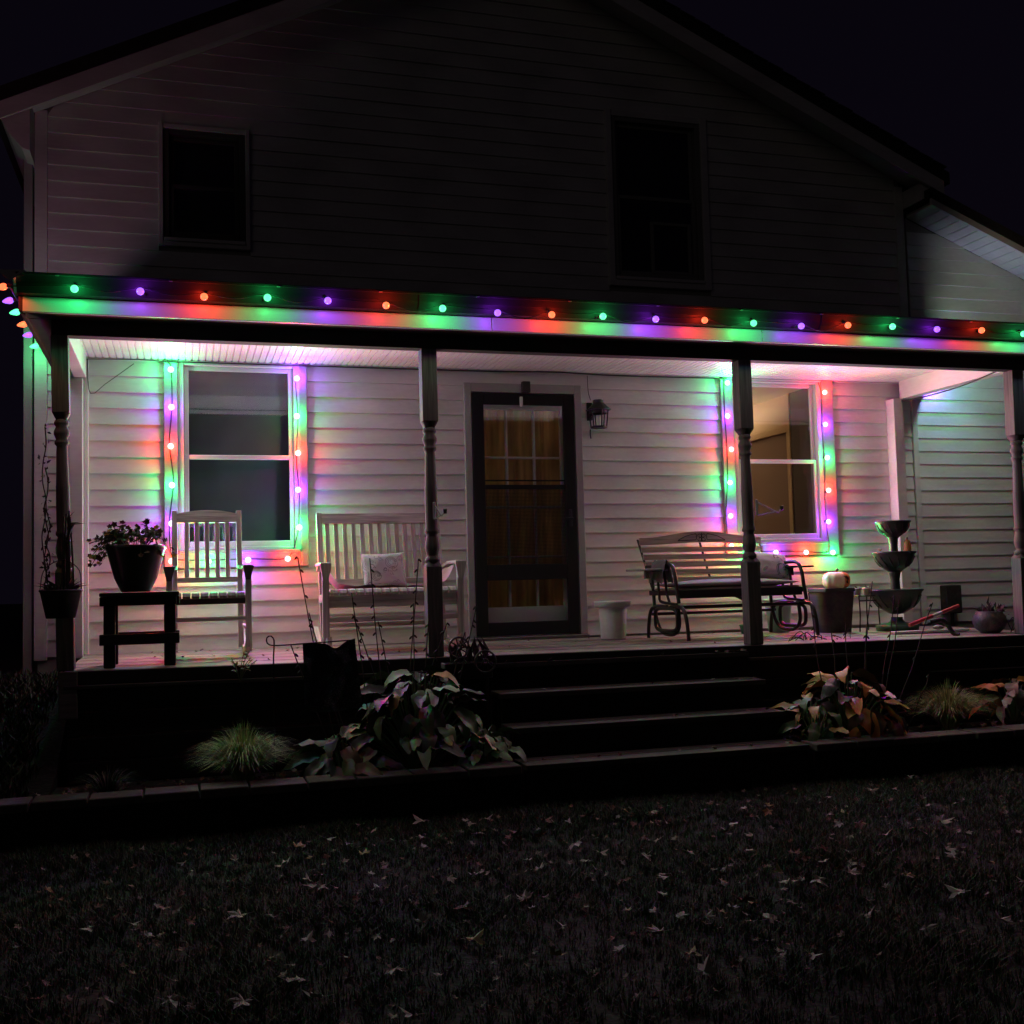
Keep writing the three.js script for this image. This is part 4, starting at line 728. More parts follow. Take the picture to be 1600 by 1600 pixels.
{ const p = thing('tall_planter', 'tall tapered dark square planter at the right end of the glider', 'planter', at(3.41, 0.50));
  const g = new THREE.CylinderGeometry(0.198, 0.160, 0.36, 4, 1).rotateY(Math.PI / 4).translate(0, 0.18, 0);
  mesh('planter_body', [g], M([0.055, 0.042, 0.04], 0.7, { map: texStone }), p);
  mesh('planter_rim', [rbox(-0.148, 0.148, 0.352, 0.385, -0.148, -0.124), rbox(-0.148, 0.148, 0.352, 0.385, 0.124, 0.148), rbox(-0.148, -0.124, 0.352, 0.385, -0.124, 0.124), rbox(0.124, 0.148, 0.352, 0.385, -0.124, 0.124)], M([0.055, 0.042, 0.04], 0.7, { map: texStone }), p);
  mesh('planter_soil', [box(-0.125, 0.125, 0.355, 0.37, -0.125, 0.125)], mat.soil, p);
  // pumpkin on top: ribbed, white with an orange side
  const n = 48, r = 22, o = [], P = (i, j) => { const a = i / n * 6.2832, b = -1.45 + 2.9 * j / r, rib = 1 - 0.07 * Math.pow(Math.abs(Math.cos(a * 5)), 6), q = 0.118 * Math.pow(Math.cos(b), 0.7) * rib + 0.003; return [q * Math.cos(a), 0.078 * Math.sign(Math.sin(b)) * Math.pow(Math.abs(Math.sin(b)), 0.75) - 0.012 * Math.exp(-q * q * 900) * Math.sign(b), q * Math.sin(a) * 0.95]; };
  for (let i = 0; i < n; i++) for (let j = 0; j < r; j++) quad(o, P(i, j), P(i, j + 1), P(i + 1, j + 1), P(i + 1, j));
  const g2 = smooth(tri(o)).toNonIndexed(), white = [[], []], orange = [[], []], pa = g2.attributes.position, na = g2.attributes.normal;
  for (let i = 0; i < pa.count; i += 3) { const x = (pa.getX(i) + pa.getX(i + 1) + pa.getX(i + 2)) / 3 + 0.012 * noise.noise(pa.getX(i) * 30, pa.getY(i) * 30, 2), t = x > 0.012 ? orange : white;
    for (let k = i; k < i + 3; k++) { t[0].push(pa.getX(k), pa.getY(k), pa.getZ(k)); t[1].push(na.getX(k), na.getY(k), na.getZ(k)); } }
  const part = t => { const q = new THREE.BufferGeometry(); q.setAttribute('position', new THREE.BufferAttribute(new Float32Array(t[0]), 3)); q.setAttribute('normal', new THREE.BufferAttribute(new Float32Array(t[1]), 3)); return q; };
  const texRot = dataTex(128, (u, v) => { const k = pn(u, v, 5, 5, 51) > 0.12 ? 0.25 : 1; return [0.95 * k, 0.95 * k, 0.95 * k]; }, true); texRot.repeat.set(6, 6);
  const pk = thing('pumpkin', 'white pumpkin with an orange blotched side on the tall planter', 'pumpkin', [3.43, 0.452 + deckY(3.4, 0.5), 0.56]);
  mesh('rind', [part(white)], M([0.86, 0.68, 0.42], 0.5), pk); mesh('orange_rind', [part(orange)], M([0.72, 0.22, 0.04], 0.5, { map: texRot }), pk);
  mesh('stem', [tube([[0, 0.055, 0], [0.004, 0.085, 0.002], [0.018, 0.10, 0.006]], 0.010, 8, 6)], M([0.09, 0.07, 0.03], 0.8), pk);
}
{ // wire stand with two small pots
  const w = thing('wire_plant_stand', 'thin wire plant stand between the tall planter and the fountain', 'plant stand', at(3.73, 0.5)), r = 0.006;
  const parts = []; for (const sx of [-0.10, 0.10]) for (const sz of [-0.09, 0.09]) parts.push(['leg', [tube([[sx, 0.31, sz], [sx * 0.95, 0.16, sz], [sx * 1.05, 0.0, sz]], r, 12, 6)]]);
  for (const [n, g] of parts) mesh(n, g, mat.blackMetal, w);
  mesh('shelf_frame', [rod([-0.1, 0.31, -0.09], [0.1, 0.31, -0.09], r), rod([-0.1, 0.31, 0.09], [0.1, 0.31, 0.09], r), rod([-0.1, 0.31, -0.09], [-0.1, 0.31, 0.09], r), rod([0.1, 0.31, -0.09], [0.1, 0.31, 0.09], r), rod([-0.03, 0.31, -0.09], [-0.03, 0.31, 0.09], r), rod([0.04, 0.31, -0.09], [0.04, 0.31, 0.09], r), rod([-0.1, 0.27, 0.09], [0.1, 0.27, 0.09], r)], mat.blackMetal, w);
  [[-0.055, 'small white pot on the wire stand, the one nearer the tall planter'], [0.045, 'small white pot on the wire stand, the one nearer the fountain']].forEach(([dx, label]) => {
    const p = thing('small_pot', label, 'pot', [3.73 + dx, 0.316 + deckY(3.73, 0.5), 0.5]);
    mesh('pot', [lathe([[0, 0], [0.026, 0], [0.038, 0.055], [0.042, 0.057], [0.042, 0.066], [0.034, 0.064], [0.024, 0.01], [0, 0.008]], 16)], M([0.42, 0.41, 0.38], 0.6), p);
    const b = []; for (let i = 0; i < 12; i++) scatter(b, leafA, 0, 0.055, 0, rr(0.5, 0.9), rr(-1.2, -0.1), rr(0, 6.28), 0); mesh('leaves', b, M([0.06, 0.07, 0.04], 0.8, { side: true }), p, { stuff: true }); });
}
{ // three-bowl fountain
  const f = thing('tiered_fountain', 'dark green three-tiered fountain of stacked bowls by the pilaster', 'fountain', at(4.0, 0.6));
  const m = M([0.014, 0.024, 0.021], 0.34, { bump: bumpFine, bumpScale: 0.002 }), D = -deckY(4, 0.6);
  const bowl = (r, y0, h) => [lathe([[0.035, y0], [0.06, y0 + 0.005], [r * 0.62, y0 + h * 0.25], [r * 0.86, y0 + h * 0.6], [r * 0.95, y0 + h * 0.9], [r, y0 + h * 0.94], [r * 1.03, y0 + h], [r * 0.98, y0 + h + 0.006], [r * 0.92, y0 + h * 0.92], [r * 0.55, y0 + h * 0.4], [0, y0 + h * 0.32]], 36),
    ...Array.from({ length: 14 }, (_, i) => { const a = i / 14 * 6.2832; return tube([[r * 0.64 * Math.cos(a), y0 + h * 0.27, r * 0.64 * Math.sin(a)], [r * 0.8 * Math.cos(a + 0.12), y0 + h * 0.5, r * 0.8 * Math.sin(a + 0.12)], [r * 0.92 * Math.cos(a + 0.22), y0 + h * 0.78, r * 0.92 * Math.sin(a + 0.22)]], 0.006, 8, 5); })];
  mesh('top_bowl', bowl(0.155, 0.795 + D, 0.14), m, f);
  mesh('middle_bowl', bowl(0.188, 0.49 + D, 0.172), m, f);
  mesh('lower_bowl', bowl(0.232, 0.115 + D, 0.215), m, f);
  mesh('upper_column', [lathe([[0, 0.60], [0.055, 0.60], [0.04, 0.62], [0.036, 0.72], [0.042, 0.785], [0.058, 0.80], [0.05, 0.81], [0, 0.81]].map(([r, y]) => [r, y + D]), 20)], m, f);
  mesh('lower_column', [lathe([[0, 0.19], [0.07, 0.2], [0.045, 0.23], [0.04, 0.42], [0.05, 0.48], [0.064, 0.495], [0, 0.5]].map(([r, y]) => [r, y + D]), 20)], m, f);
  mesh('pedestal', [lathe([[0, 0], [0.18, 0], [0.185, 0.05], [0.14, 0.065], [0.07, 0.075], [0.05, 0.10], [0.05, 0.12], [0, 0.12]], 28)], M([0.03, 0.10, 0.06], 0.4), f);
  const s = thing('squash', 'small upright orange squash standing in the middle bowl of the fountain', 'squash', [4.085, 0.655, 0.68]);
  mesh('rind', [lathe([[0, 0], [0.028, 0.004], [0.034, 0.03], [0.030, 0.075], [0.026, 0.10], [0.014, 0.115], [0, 0.118]], 18)], M([0.48, 0.22, 0.05], 0.55), s);
  mesh('stem', [tube([[0, 0.115, 0], [0.004, 0.135, 0]], 0.006, 4, 6)], M([0.09, 0.07, 0.03], 0.8), s);
}
{ // yellow bloom left on the rim of the middle bowl, and a weed at the deck edge
  const pt = []; for (let k = 0; k < 6; k++) { const q = leafCard(0.034, 0.026, 0.3); q.rotateX(-0.5).rotateY(k * 1.047); pt.push(q); }
  tag(mesh('yellow_bloom', pt, M([0.6, 0.42, 0.08], 0.7, { side: true }), scene, { at: [3.82, 0.672, 0.66] }), 'small yellow bloom on the left rim of the middle fountain bowl', 'flower');
  const w = thing('weed', 'spindly green weed growing up at the deck edge below the rocking chair', 'weed', [-1.72, -0.12, 1.68]), st = [], lv = [];
  for (let k = 0; k < 7; k++) { const a = rr(-0.12, 0.12), h = rr(0.12, 0.24); st.push(tube([[0, 0, 0], [a * 0.4, h * 0.6, 0.01], [a, h, rr(-0.03, 0.03)]], 0.0022, 8, 4)); for (let j = 0; j < 7; j++) scatter(lv, leafA, a * (0.4 + 0.08 * j) + rr(-0.01, 0.01), h * (0.5 + 0.07 * j), rr(-0.02, 0.02), rr(0.4, 0.8), rr(-1.2, 0.4), rr(0, 6.28), 0); }
  mesh('stem', st, M([0.10, 0.12, 0.05], 0.8), w, { stuff: true }); mesh('leaves', lv, M([0.17, 0.19, 0.07], 0.8, { side: true }), w, { stuff: true });
}
{ // things on the deck to the right
  const r = thing('red_pole', 'red and white pole resting at a slant across a black prop on the deck', 'pole', [3.60, 0.05, 1.32]);
  const d = V3(0.50, 0.145, -0.02), q = t => [d.x * t, d.y * t, d.z * t], red = M([0.42, 0.035, 0.05], 0.4);
  mesh('grip', [rod(q(0), q(0.46), 0.016, 10)], red, r); mesh('shaft', [rod(q(0.46), q(0.66), 0.012, 10)], M([0.55, 0.55, 0.53], 0.4), r); mesh('tip', [rod(q(0.66), q(1), 0.014, 10)], red, r);
  const p = tag(mesh('black_prop', [tube([[3.78, 0.07, 1.36], [3.86, 0.085, 1.38], [3.90, 0.05, 1.40], [3.925, -0.02, 1.44], [3.95, deckY(3.95, 1.48) + 0.006, 1.48]], 0.019, 24, 8)], mat.black), 'bent black tube propping up the red and white pole', 'tube');
  tag(mesh('pale_stone', [new THREE.IcosahedronGeometry(0.04, 2).scale(1.2, 0.5, 0.8)], M([0.5, 0.47, 0.42], 0.7, { map: texStone }), scene, { at: [3.80, 0.03, 1.42] }), 'small pale stone beside the bent black tube', 'stone');
  tag(mesh('white_board', [rbox(-0.37, 0.37, 0, 0.022, -0.035, 0.035)], mat.vinylWhite, scene, { at: [4.0, deckY(4, 1.05) + 0.004, 1.05] }), 'narrow white board lying on the deck in front of the fountain', 'board');
  const g = thing('round_planter', 'round grey stone pot of dry plants near the right end of the deck', 'planter', at(4.40, 1.30));
  mesh('pot', [lathe([[0, 0], [0.07, 0], [0.115, 0.04], [0.135, 0.09], [0.128, 0.14], [0.105, 0.165], [0.11, 0.18], [0.098, 0.182], [0.09, 0.15], [0, 0.14]], 28)], M([0.13, 0.125, 0.125], 0.5, { map: texStone, bump: bumpFine, bumpScale: 0.003 }), g);
  const b = []; for (let i = 0; i < 60; i++) { const a = rr(0, 6.28), R = rr(0, 0.09); scatter(b, leafB, R * Math.cos(a), 0.15, R * Math.sin(a), rr(0.6, 1.3), rr(-1.5, -0.4), rr(0, 6.28), 0); }
  for (let i = 0; i < 40; i++) { const a = rr(-0.5, 1.2), R = rr(0.08, 0.13); scatter(b, leafA, R * Math.cos(a), rr(0.12, 0.21), R * Math.sin(a), rr(0.7, 1.2), rr(-1.5, 0.5), rr(0, 6.28), rr(-1, 1)); }
  scatter(b, leafB, -0.01, 0.2, 0.02, 1.3, -1.5, 0, 0); mesh('dry_leaves', b, M([0.07, 0.055, 0.05], 0.9, { side: true }), g, { stuff: true });
  const sp = []; for (let t = 0; t < 22; t++) { const a = t * 0.42, q2 = 0.05 * (1 - t / 30); sp.push([q2 * Math.cos(a), 0.07 + q2 * Math.sin(a) + 0.02 * Math.sin(t), 0.01 * t * 0.3]); }
  tag(mesh('wire_coil', [tube(sp, 0.004, 60, 5), rod([-0.02, 0, 0.03], [0.02, 0.08, 0.03], 0.004)], mat.blackMetal, scene, { at: [4.60, deckY(4.6, 1.3), 1.30] }), 'curled black wire ornament at the right end of the deck', 'ornament');
  const tw = []; for (let i = 0; i < 9; i++) { const x = rr(-0.25, 0.25), a = rr(-0.6, 0.6), L = rr(0.08, 0.22); tw.push(tube([[x, 0.008, rr(-0.05, 0.1)], [x + L * 0.5 * Math.cos(a), rr(0.03, 0.09), rr(-0.05, 0.1)], [x + L * Math.cos(a), 0.01, rr(-0.05, 0.1)]], 0.0035, 10, 5)); }
  tag(mesh('dry_twigs', tw, M([0.03, 0.025, 0.022], 0.9), scene, { at: [2.62, deckY(2.6, 1.45), 1.42], stuff: true }), 'dry twigs littering the deck right of the post by the glider', 'twigs').userData.kind = 'stuff';
}
{ // little wagon planter with spoked wheels at the head of the steps
  const w = thing('wagon_planter', 'small dark wagon planter with two spoked wheels at the left of the steps', 'planter', [-0.20, 0.0, 1.80]), m = M([0.035, 0.02, 0.018], 0.6, { map: texWood });
  mesh('wagon_box', [rbox(-0.20, 0.13, -0.16, -0.145, -0.08, 0.05), rbox(-0.20, 0.13, -0.145, -0.05, 0.035, 0.05), rbox(-0.20, 0.13, -0.145, -0.05, -0.08, -0.065), rbox(-0.20, -0.185, -0.145, -0.05, -0.065, 0.035), rbox(0.115, 0.13, -0.145, -0.05, -0.065, 0.035)], m, w);
  mesh('wagon_post', [rbox(-0.06, -0.035, -0.72, -0.162, -0.03, -0.005), rbox(0.09, 0.115, -0.72, -0.162, -0.03, -0.005)], m, w);
  for (const [x, y, R] of [[-0.105, 0.055, 0.068], [0.075, -0.045, 0.072]]) {
    const g = new THREE.Group(); g.name = numbered('wheel'); g.position.set(x, y, 0.065); w.add(g);
    mesh('wheel_rim', [new THREE.TorusGeometry(R, 0.007, 8, 28)], M([0.10, 0.09, 0.085], 0.35, { metal: 0.5 }), g); mesh('hub', [new THREE.TorusGeometry(R * 0.22, 0.008, 6, 14)], M([0.10, 0.09, 0.085], 0.35, { metal: 0.5 }), g);
    const sp = []; for (let k = 0; k < 10; k++) { const a = k * 0.6283; sp.push(rod([R * 0.15 * Math.cos(a), R * 0.15 * Math.sin(a), 0], [R * Math.cos(a), R * Math.sin(a), 0], 0.0042, 6)); }
    mesh('spokes', sp, m, g, { stuff: true }); }
  const b = []; for (let i = 0; i < 30; i++) scatter(b, leafB, rr(-0.16, 0.1), -0.06, rr(-0.05, 0.02), rr(0.7, 2.4), rr(-1.5, -0.7), rr(0, 6.28), 0);
  mesh('dry_blades', b, M([0.06, 0.04, 0.035], 0.9, { side: true }), w, { stuff: true });
}
// ================================================================ GARDEN BED
{ // garden flag on its wire stand
  const f = thing('garden_flag', 'dark cloth flag hung from a thin curled wire stand in the bed', 'flag', [-1.53, -0.68, 2.02]);
  mesh('wire_stand', [tube([[0, 0, 0], [0, 0.4, 0], [0, 0.72, 0], [0.004, 0.80, 0], [0.003, 0.845, 0], [-0.02, 0.868, 0], [-0.042, 0.85, 0], [-0.038, 0.822, 0], [-0.01, 0.806, 0], [0.10, 0.806, 0], [0.20, 0.81, 0], [0.50, 0.82, 0]], 0.005, 90, 6, 0.3)], mat.blackMetal, f);
  const o = [], nx = 24, ny = 30, S = (i, j) => { const u = i / nx, v = j / ny, x = 0.18 + 0.33 * u + 0.03 * v * (u + 0.2), dip = 0.035 * Math.exp(-Math.pow((u - 0.62) / 0.14, 2)) * (1 - v), up = 0.022 * Math.max(0, u - 0.7) / 0.3; return [x, 0.808 - 0.43 * v - dip + up, 0.022 * Math.sin(u * 11 + v * 3) * (0.3 + v) + 0.02 * noise.noise(u * 5, v * 5, 9)]; };
  for (let i = 0; i < nx; i++) for (let j = 0; j < ny; j++) quad(o, S(i, j), S(i, j + 1), S(i + 1, j + 1), S(i + 1, j));
  const t = dataTex(256, (u, v) => { const k = Math.max(0, pn(u, v, 7, 7, 31)), s = 0.12 + 0.5 * Math.max(0, pn(u, v, 60, 60, 32)); return [1.4 * s + 0.10 * k, 1.4 * s + 0.3 * k, 1.4 * s + 0.35 * k]; }, true); t.repeat.set(2.2, 2.2);
  mesh('flag_cloth', [smooth(tri(o))], M([0.7, 0.7, 0.78], 0.9, { map: t, side: true }), f);
}
// broad arching leaf with a fold along the midrib
function hostaLeaf(L, W, bend, fold, wav) {
  const o = [], n = 7, half = t => W / 2 * Math.pow(Math.sin(Math.PI * Math.pow(t, 0.72)), 0.9), P = (i, s) => { const t = i / n, a = bend * t, x = s * half(t), r = L / Math.max(0.05, bend); return [x, r * (Math.cos(a) - 1) + fold * Math.abs(x) + wav * Math.sin(i * 2.1 + s), r * Math.sin(a)]; };
  for (let i = 0; i < n; i++) for (const s of [-1, -0.5, 0, 0.5]) { const a = P(i, s), b = P(i + 1, s), c = P(i + 1, s + 0.5), d = P(i, s + 0.5); quad(o, a, b, c, d); }
  return smooth(tri(o));
}
const hosta = [hostaLeaf(0.29, 0.13, 1.2, 0.35, 0.009), hostaLeaf(0.27, 0.11, 1.8, 0.2, 0.012), hostaLeaf(0.31, 0.12, 0.8, 0.5, 0.012), hostaLeaf(0.23, 0.10, 2.2, 0.3, 0.01), hostaLeaf(0.29, 0.10, 1.0, -0.25, 0.014)].map(g => uvm(g.toNonIndexed()));
const LM = c => M(c, 0.55, { side: true, map: texVinyl });
const leafMats = { green: LM([0.13, 0.22, 0.09]), pale: LM([0.28, 0.35, 0.21]), olive: LM([0.17, 0.14, 0.05]), orange: LM([0.72, 0.27, 0.05]), tan: LM([0.58, 0.36, 0.15]), dark: LM([0.05, 0.055, 0.04]), brown: LM([0.16, 0.09, 0.055]), gold: LM([0.66, 0.43, 0.09]) };
function hostaPlant(label, x, z, R, H, n, mix, s = 1) {
  const p = thing('hosta', label, 'plant', [x, -0.70, z]);
  const st = [];
  for (let i = 0; i < n; i++) {
    const a = i * 2.39996 + rr(-0.3, 0.3), f = Math.sqrt((i + 0.5) / n), r = R * f * 0.62, y = H * (1 - 0.72 * f * f) * rr(0.8, 1.0);
    const k = mix[Math.floor(rnd() * mix.length)];
    const me = share('leaf', hosta[i % 5], leafMats[k], p, { at: [r * Math.cos(a), y, r * Math.sin(a)], scale: s * rr(0.75, 1.15) });
    me.rotation.order = 'YXZ'; me.rotation.set(rr(-0.75, 0.35) + 0.3 * f, Math.PI / 2 - a + rr(-0.5, 0.5), rr(-0.6, 0.6));
    st.push(tube([[r * 0.2 * Math.cos(a), 0, r * 0.2 * Math.sin(a)], [r * 0.6 * Math.cos(a), y * 0.6, r * 0.6 * Math.sin(a)], [r * Math.cos(a), y, r * Math.sin(a)]], 0.004, 6, 5));
  }
  mesh('leaf_stalks', st, leafMats.green, p, { stuff: true }); return p;
}
hostaPlant('broad-leaved hosta with green and yellowing leaves in front of the left post', -0.62, 1.99, 0.60, 0.66, 92, ['green', 'green', 'pale', 'olive', 'dark', 'dark', 'dark', 'green', 'dark', 'tan'], 0.92);
hostaPlant('small pale-edged hosta right beside the bottom steps on their left', -0.20, 2.15, 0.24, 0.26, 26, ['green', 'dark', 'pale', 'green'], 0.75);
hostaPlant('low hosta with brown and orange leaves under the garden flag', -1.12, 2.10, 0.30, 0.24, 34, ['dark', 'green', 'orange', 'brown', 'dark', 'pale'], 0.85);
hostaPlant('hosta turning orange and tan at the right of the steps', 2.55, 2.02, 0.48, 0.48, 62, ['orange', 'gold', 'orange', 'tan', 'green', 'dark', 'brown', 'gold', 'dark'], 0.9);
hostaPlant('small drooping hosta against the right edge of the steps', 2.18, 2.16, 0.22, 0.36, 22, ['dark', 'tan', 'green', 'brown'], 0.8);
hostaPlant('reddish low plant at the far right end of the bed', 4.05, 1.95, 0.28, 0.36, 30, ['brown', 'orange', 'dark', 'brown'], 0.8);
function grassClump(label, x, z, R, H, n, col) {
  const p = thing('ornamental_grass', label, 'grass clump', [x, -0.70, z]), gs = [[], [], []];
  for (let i = 0; i < n; i++) { const a = rr(0, 6.28), e = Math.sqrt(rnd()), L = H * rr(0.6, 1.15), R1 = R * e * rr(0.7, 1.1), w = rr(0.0024, 0.005), o = [];
    const P = (t, s) => { const r = 0.05 * e + R1 * Math.pow(t, 1.5), y = L * (t - (0.15 + 0.45 * e) * t * t * t); return [r * Math.cos(a) - s * w * (1 - t * 0.95) * Math.sin(a), y, r * Math.sin(a) + s * w * (1 - t * 0.95) * Math.cos(a)]; };
    for (let k = 0; k < 5; k++) quad(o, P(k / 5, -1), P(k / 5, 1), P((k + 1) / 5, 1), P((k + 1) / 5, -1)); gs[i % 3].push(tri(o)); }
  gs.forEach((g, k) => mesh('blades', g, M(col.map(c => c * [1, 1.5, 0.6][k]), 0.7, { side: true }), p, { stuff: true }));
}
grassClump('green ornamental grass clump in the bed left of the garden flag', -1.72, 2.10, 0.34, 0.46, 1500, [0.30, 0.38, 0.15]);
grassClump('dry yellow-green grass clump in the bed right of the orange hosta', 3.42, 1.98, 0.38, 0.44, 1500, [0.32, 0.34, 0.13]);
grassClump('small dark grass clump at the left end of the bed', -2.5, 2.15, 0.22, 0.22, 200, [0.05, 0.05, 0.035]);
function stalks(label, list, z, podEvery) {
  const p = thing('flower_stalks', label, 'dry stalks', [0, -0.70, z]), m = M([0.05, 0.035, 0.03], 0.85);
  for (const [x0, x1, h, b] of list) { const g = [], pts = []; for (let i = 0; i <= 6; i++) { const t = i / 6; pts.push([x0 + (x1 - x0) * (t + b * t * (1 - t)), h * t, 0.06 * Math.sin(x0 * 9) * t + 0.008 * Math.sin(i * 2 + x0 * 20)]); }
    g.push(tube(pts, 0.0038, 24, 5)); const cv = new THREE.CatmullRomCurve3(pts.map(q => V3(...q)));
    for (let t = 0.55 + 0.2 * rnd(); t < 1; t += podEvery * rr(0.5, 2.2)) { const q = cv.getPoint(t), s = rnd() < 0.5 ? -1 : 1; g.push(new THREE.SphereGeometry(0.009, 6, 5).scale(0.75, 1.7, 0.75).rotateZ(s * 0.7).translate(q.x + s * 0.012, q.y, q.z)); }
    mesh('stalk', g, m, p); }
}
stalks('cluster of tall dry seed stalks rising behind the hosta left of the steps', [[-1.10, -1.37, 1.37, 0.2], [-1.04, -1.30, 1.02, 0.1], [-1.0, -1.27, 0.90, 0.1], [-0.90, -1.02, 1.14, -0.2], [-0.80, -0.90, 1.36, 0.15], [-0.74, -1.02, 1.00, -0.3], [-0.70, -0.585, 1.35, -0.25], [-0.64, -0.63, 1.06, 0.1], [-0.62, -0.53, 0.98, 0], [-0.72, -0.40, 0.92, -0.2], [-0.55, -0.30, 0.86, 0.1], [-0.50, -0.22, 1.02, 0.2], [-1.12, -1.42, 0.82, 0], [-0.68, -0.86, 0.95, 0.1]], 1.95, 0.06);
stalks('cluster of tall bare stalks rising behind the orange hosta right of the steps', [[2.42, 2.28, 1.05, 0.2], [2.50, 2.48, 0.84, 0], [2.58, 2.62, 0.82, 0.1], [2.66, 2.86, 1.12, -0.2], [2.70, 2.80, 0.95, 0.2], [2.78, 3.02, 1.02, 0.1], [2.80, 3.05, 0.98, 0.3], [2.90, 3.30, 0.95, 0.1], [3.05, 3.25, 0.42, 0.1]], 1.97, 0.16);
{ // dark shrub by the left corner of the house
  const s = thing('shrub', 'dark leafy shrub at the left edge by the house corner', 'shrub', [-3.66, -0.35, 0.9]), lv = [[], [], []], br = [];
  for (let i = 0; i < 22; i++) { const a = rr(0, 6.28), h = rr(0.5, 1.05), R = rr(0.1, 0.42), pts = [[0.04 * Math.cos(a), 0, 0.04 * Math.sin(a)], [R * 0.5 * Math.cos(a), h * 0.5, R * 0.5 * Math.sin(a)], [R * Math.cos(a), h, R * Math.sin(a)]], cv = new THREE.CatmullRomCurve3(pts.map(q => V3(...q))); br.push(new THREE.TubeGeometry(cv, 8, 0.006, 5));
    for (let k = 0; k < 60; k++) { const q = cv.getPoint(rr(0.2, 1)); scatter(lv[k % 3], leafA, q.x + rr(-0.1, 0.1), q.y + rr(-0.1, 0.1), q.z + rr(-0.1, 0.1), rr(0.7, 1.3), rr(-1.3, 0.7), rr(0, 6.28), rr(-0.8, 0.8)); } }
  mesh('branches', br, M([0.03, 0.025, 0.02], 0.9), s, { stuff: true });
  lv.forEach((l, k) => mesh('foliage', l, M([[0.03, 0.04, 0.02], [0.05, 0.055, 0.03], [0.02, 0.028, 0.015]][k], 0.8, { side: true }), s, { stuff: true }));
}
// ================================================================ LAWN, FALLEN LEAVES
function inst(name, g, m, n, f, label, category) {
  const im = new THREE.InstancedMesh(g, m, n), d = new THREE.Object3D(), c = new THREE.Color(); im.name = name; im.userData.kind = 'stuff'; im.castShadow = im.receiveShadow = true;
  d.rotation.order = 'YXZ';
  for (let i = 0; i < n; i++) { f(d, c, i); d.updateMatrix(); im.setMatrixAt(i, d.matrix); im.setColorAt(i, c); }
  scene.add(im); if (label) { im.userData.label = label; im.userData.category = category; } return im;
}
{
  const tuft = []; for (let k = 0; k < 8; k++) { const o = [], a = rr(0, 6.28), L = rr(0.035, 0.075), l = rr(0.01, 0.05), w = rr(0.0014, 0.0026), bx = rr(-0.02, 0.02), bz = rr(-0.02, 0.02);
    const P = (t, s) => [bx + l * t * t * Math.cos(a) - s * w * (1 - t) * Math.sin(a), L * t * (1 - 0.25 * t * t), bz + l * t * t * Math.sin(a) + s * w * (1 - t) * Math.cos(a)];
    quad(o, P(0, -1), P(0, 1), P(0.5, 1), P(0.5, -1)); o.push(...P(0.5, -1), ...P(0.5, 1), ...P(1, 0)); tuft.push(tri(o)); }
  inst('grass', geo(tuft), M([1, 1, 1], 0.75, { side: true }), 62000, (d, c) => {
    const z = 2.52 + 7.2 * Math.pow(rnd(), 1.25), x = rr(-4.6, 5.8); d.position.set(x, GY - 0.004, z); d.rotation.set(rr(-0.25, 0.25), rr(0, 6.28), 0); d.scale.setScalar(rr(0.6, 1.3) * (1 + 0.5 * noise.noise(x * 1.3, z * 1.3, 4)));
    const k = rr(0.6, 1.35) * (1 + 0.5 * noise.noise(x * 0.9, z * 0.9, 8)), dry = rnd() < 0.14; c.setRGB((dry ? 0.060 : 0.021) * k, (dry ? 0.060 : 0.042) * k, (dry ? 0.028 : 0.016) * k);
  }, 'short dark green lawn grass in front of the retaining wall', 'grass');
}
{
  const wt = []; for (let k = 0; k < 6; k++) scatter(wt, leafB, rr(-0.03, 0.03), 0, rr(-0.03, 0.03), rr(0.6, 1.3), rr(-1.5, -0.7), rr(0, 6.28), 0);
  inst('weeds', geo(wt), M([1, 1, 1], 0.85, { side: true }), 2600, (d, c) => { const z = rr(0.1, 2.2), x = rr(-5.5, -2.95); d.position.set(x, z > 1.7 ? -0.62 - (z - 1.7) * 0.15 : z > 0.9 ? -0.3 - (z - 0.9) * 0.4 : -0.14 - z * 0.178, z); d.rotation.set(0, rr(0, 6.28), 0); d.scale.setScalar(rr(0.5, 1.3)); const k = rr(0.4, 1.2); c.setRGB(0.03 * k, 0.035 * k, 0.018 * k); }, 'dark weeds and rough grass beside the left end of the porch', 'weeds');
}
function mapleLeaf(k) { // five pointed lobes, cupped
  const n = 60, o = [], lobes = [0, 0.95, -0.95, 2.0, -2.0], len = [1, 0.86, 0.86, 0.55, 0.55];
  const R = a => { let r = 0.30; lobes.forEach((l, i) => { const d = Math.abs(Math.atan2(Math.sin(a - l), Math.cos(a - l))); r = Math.max(r, len[i] * (1 - d * 1.05) + 0.07 * Math.max(0, Math.cos(d * 18)) * (d < 0.45 ? 1 : 0)); }); return r; };
  const P = i => { const a = -Math.PI + i / n * 2 * Math.PI, r = R(a) * 0.062, x = r * Math.sin(a), z = r * Math.cos(a); return [x, 7 * (k % 2 ? 1 : -0.7) * (x * x) + (k > 1 ? 7.0 : -4) * z * z * (z > 0 ? 1 : 0.5) + 0.006 * Math.sin(a * 3 + k), z]; };
  for (let i = 0; i < n; i++) o.push(0, 0, 0, ...P(i), ...P(i + 1));
  const s = rod([0, 0, -0.01], [0.012, 0.006, -0.062], 0.0011, 4); return geo([tri(o), s]);
}
const maples = [0, 1, 2, 3].map(mapleLeaf);
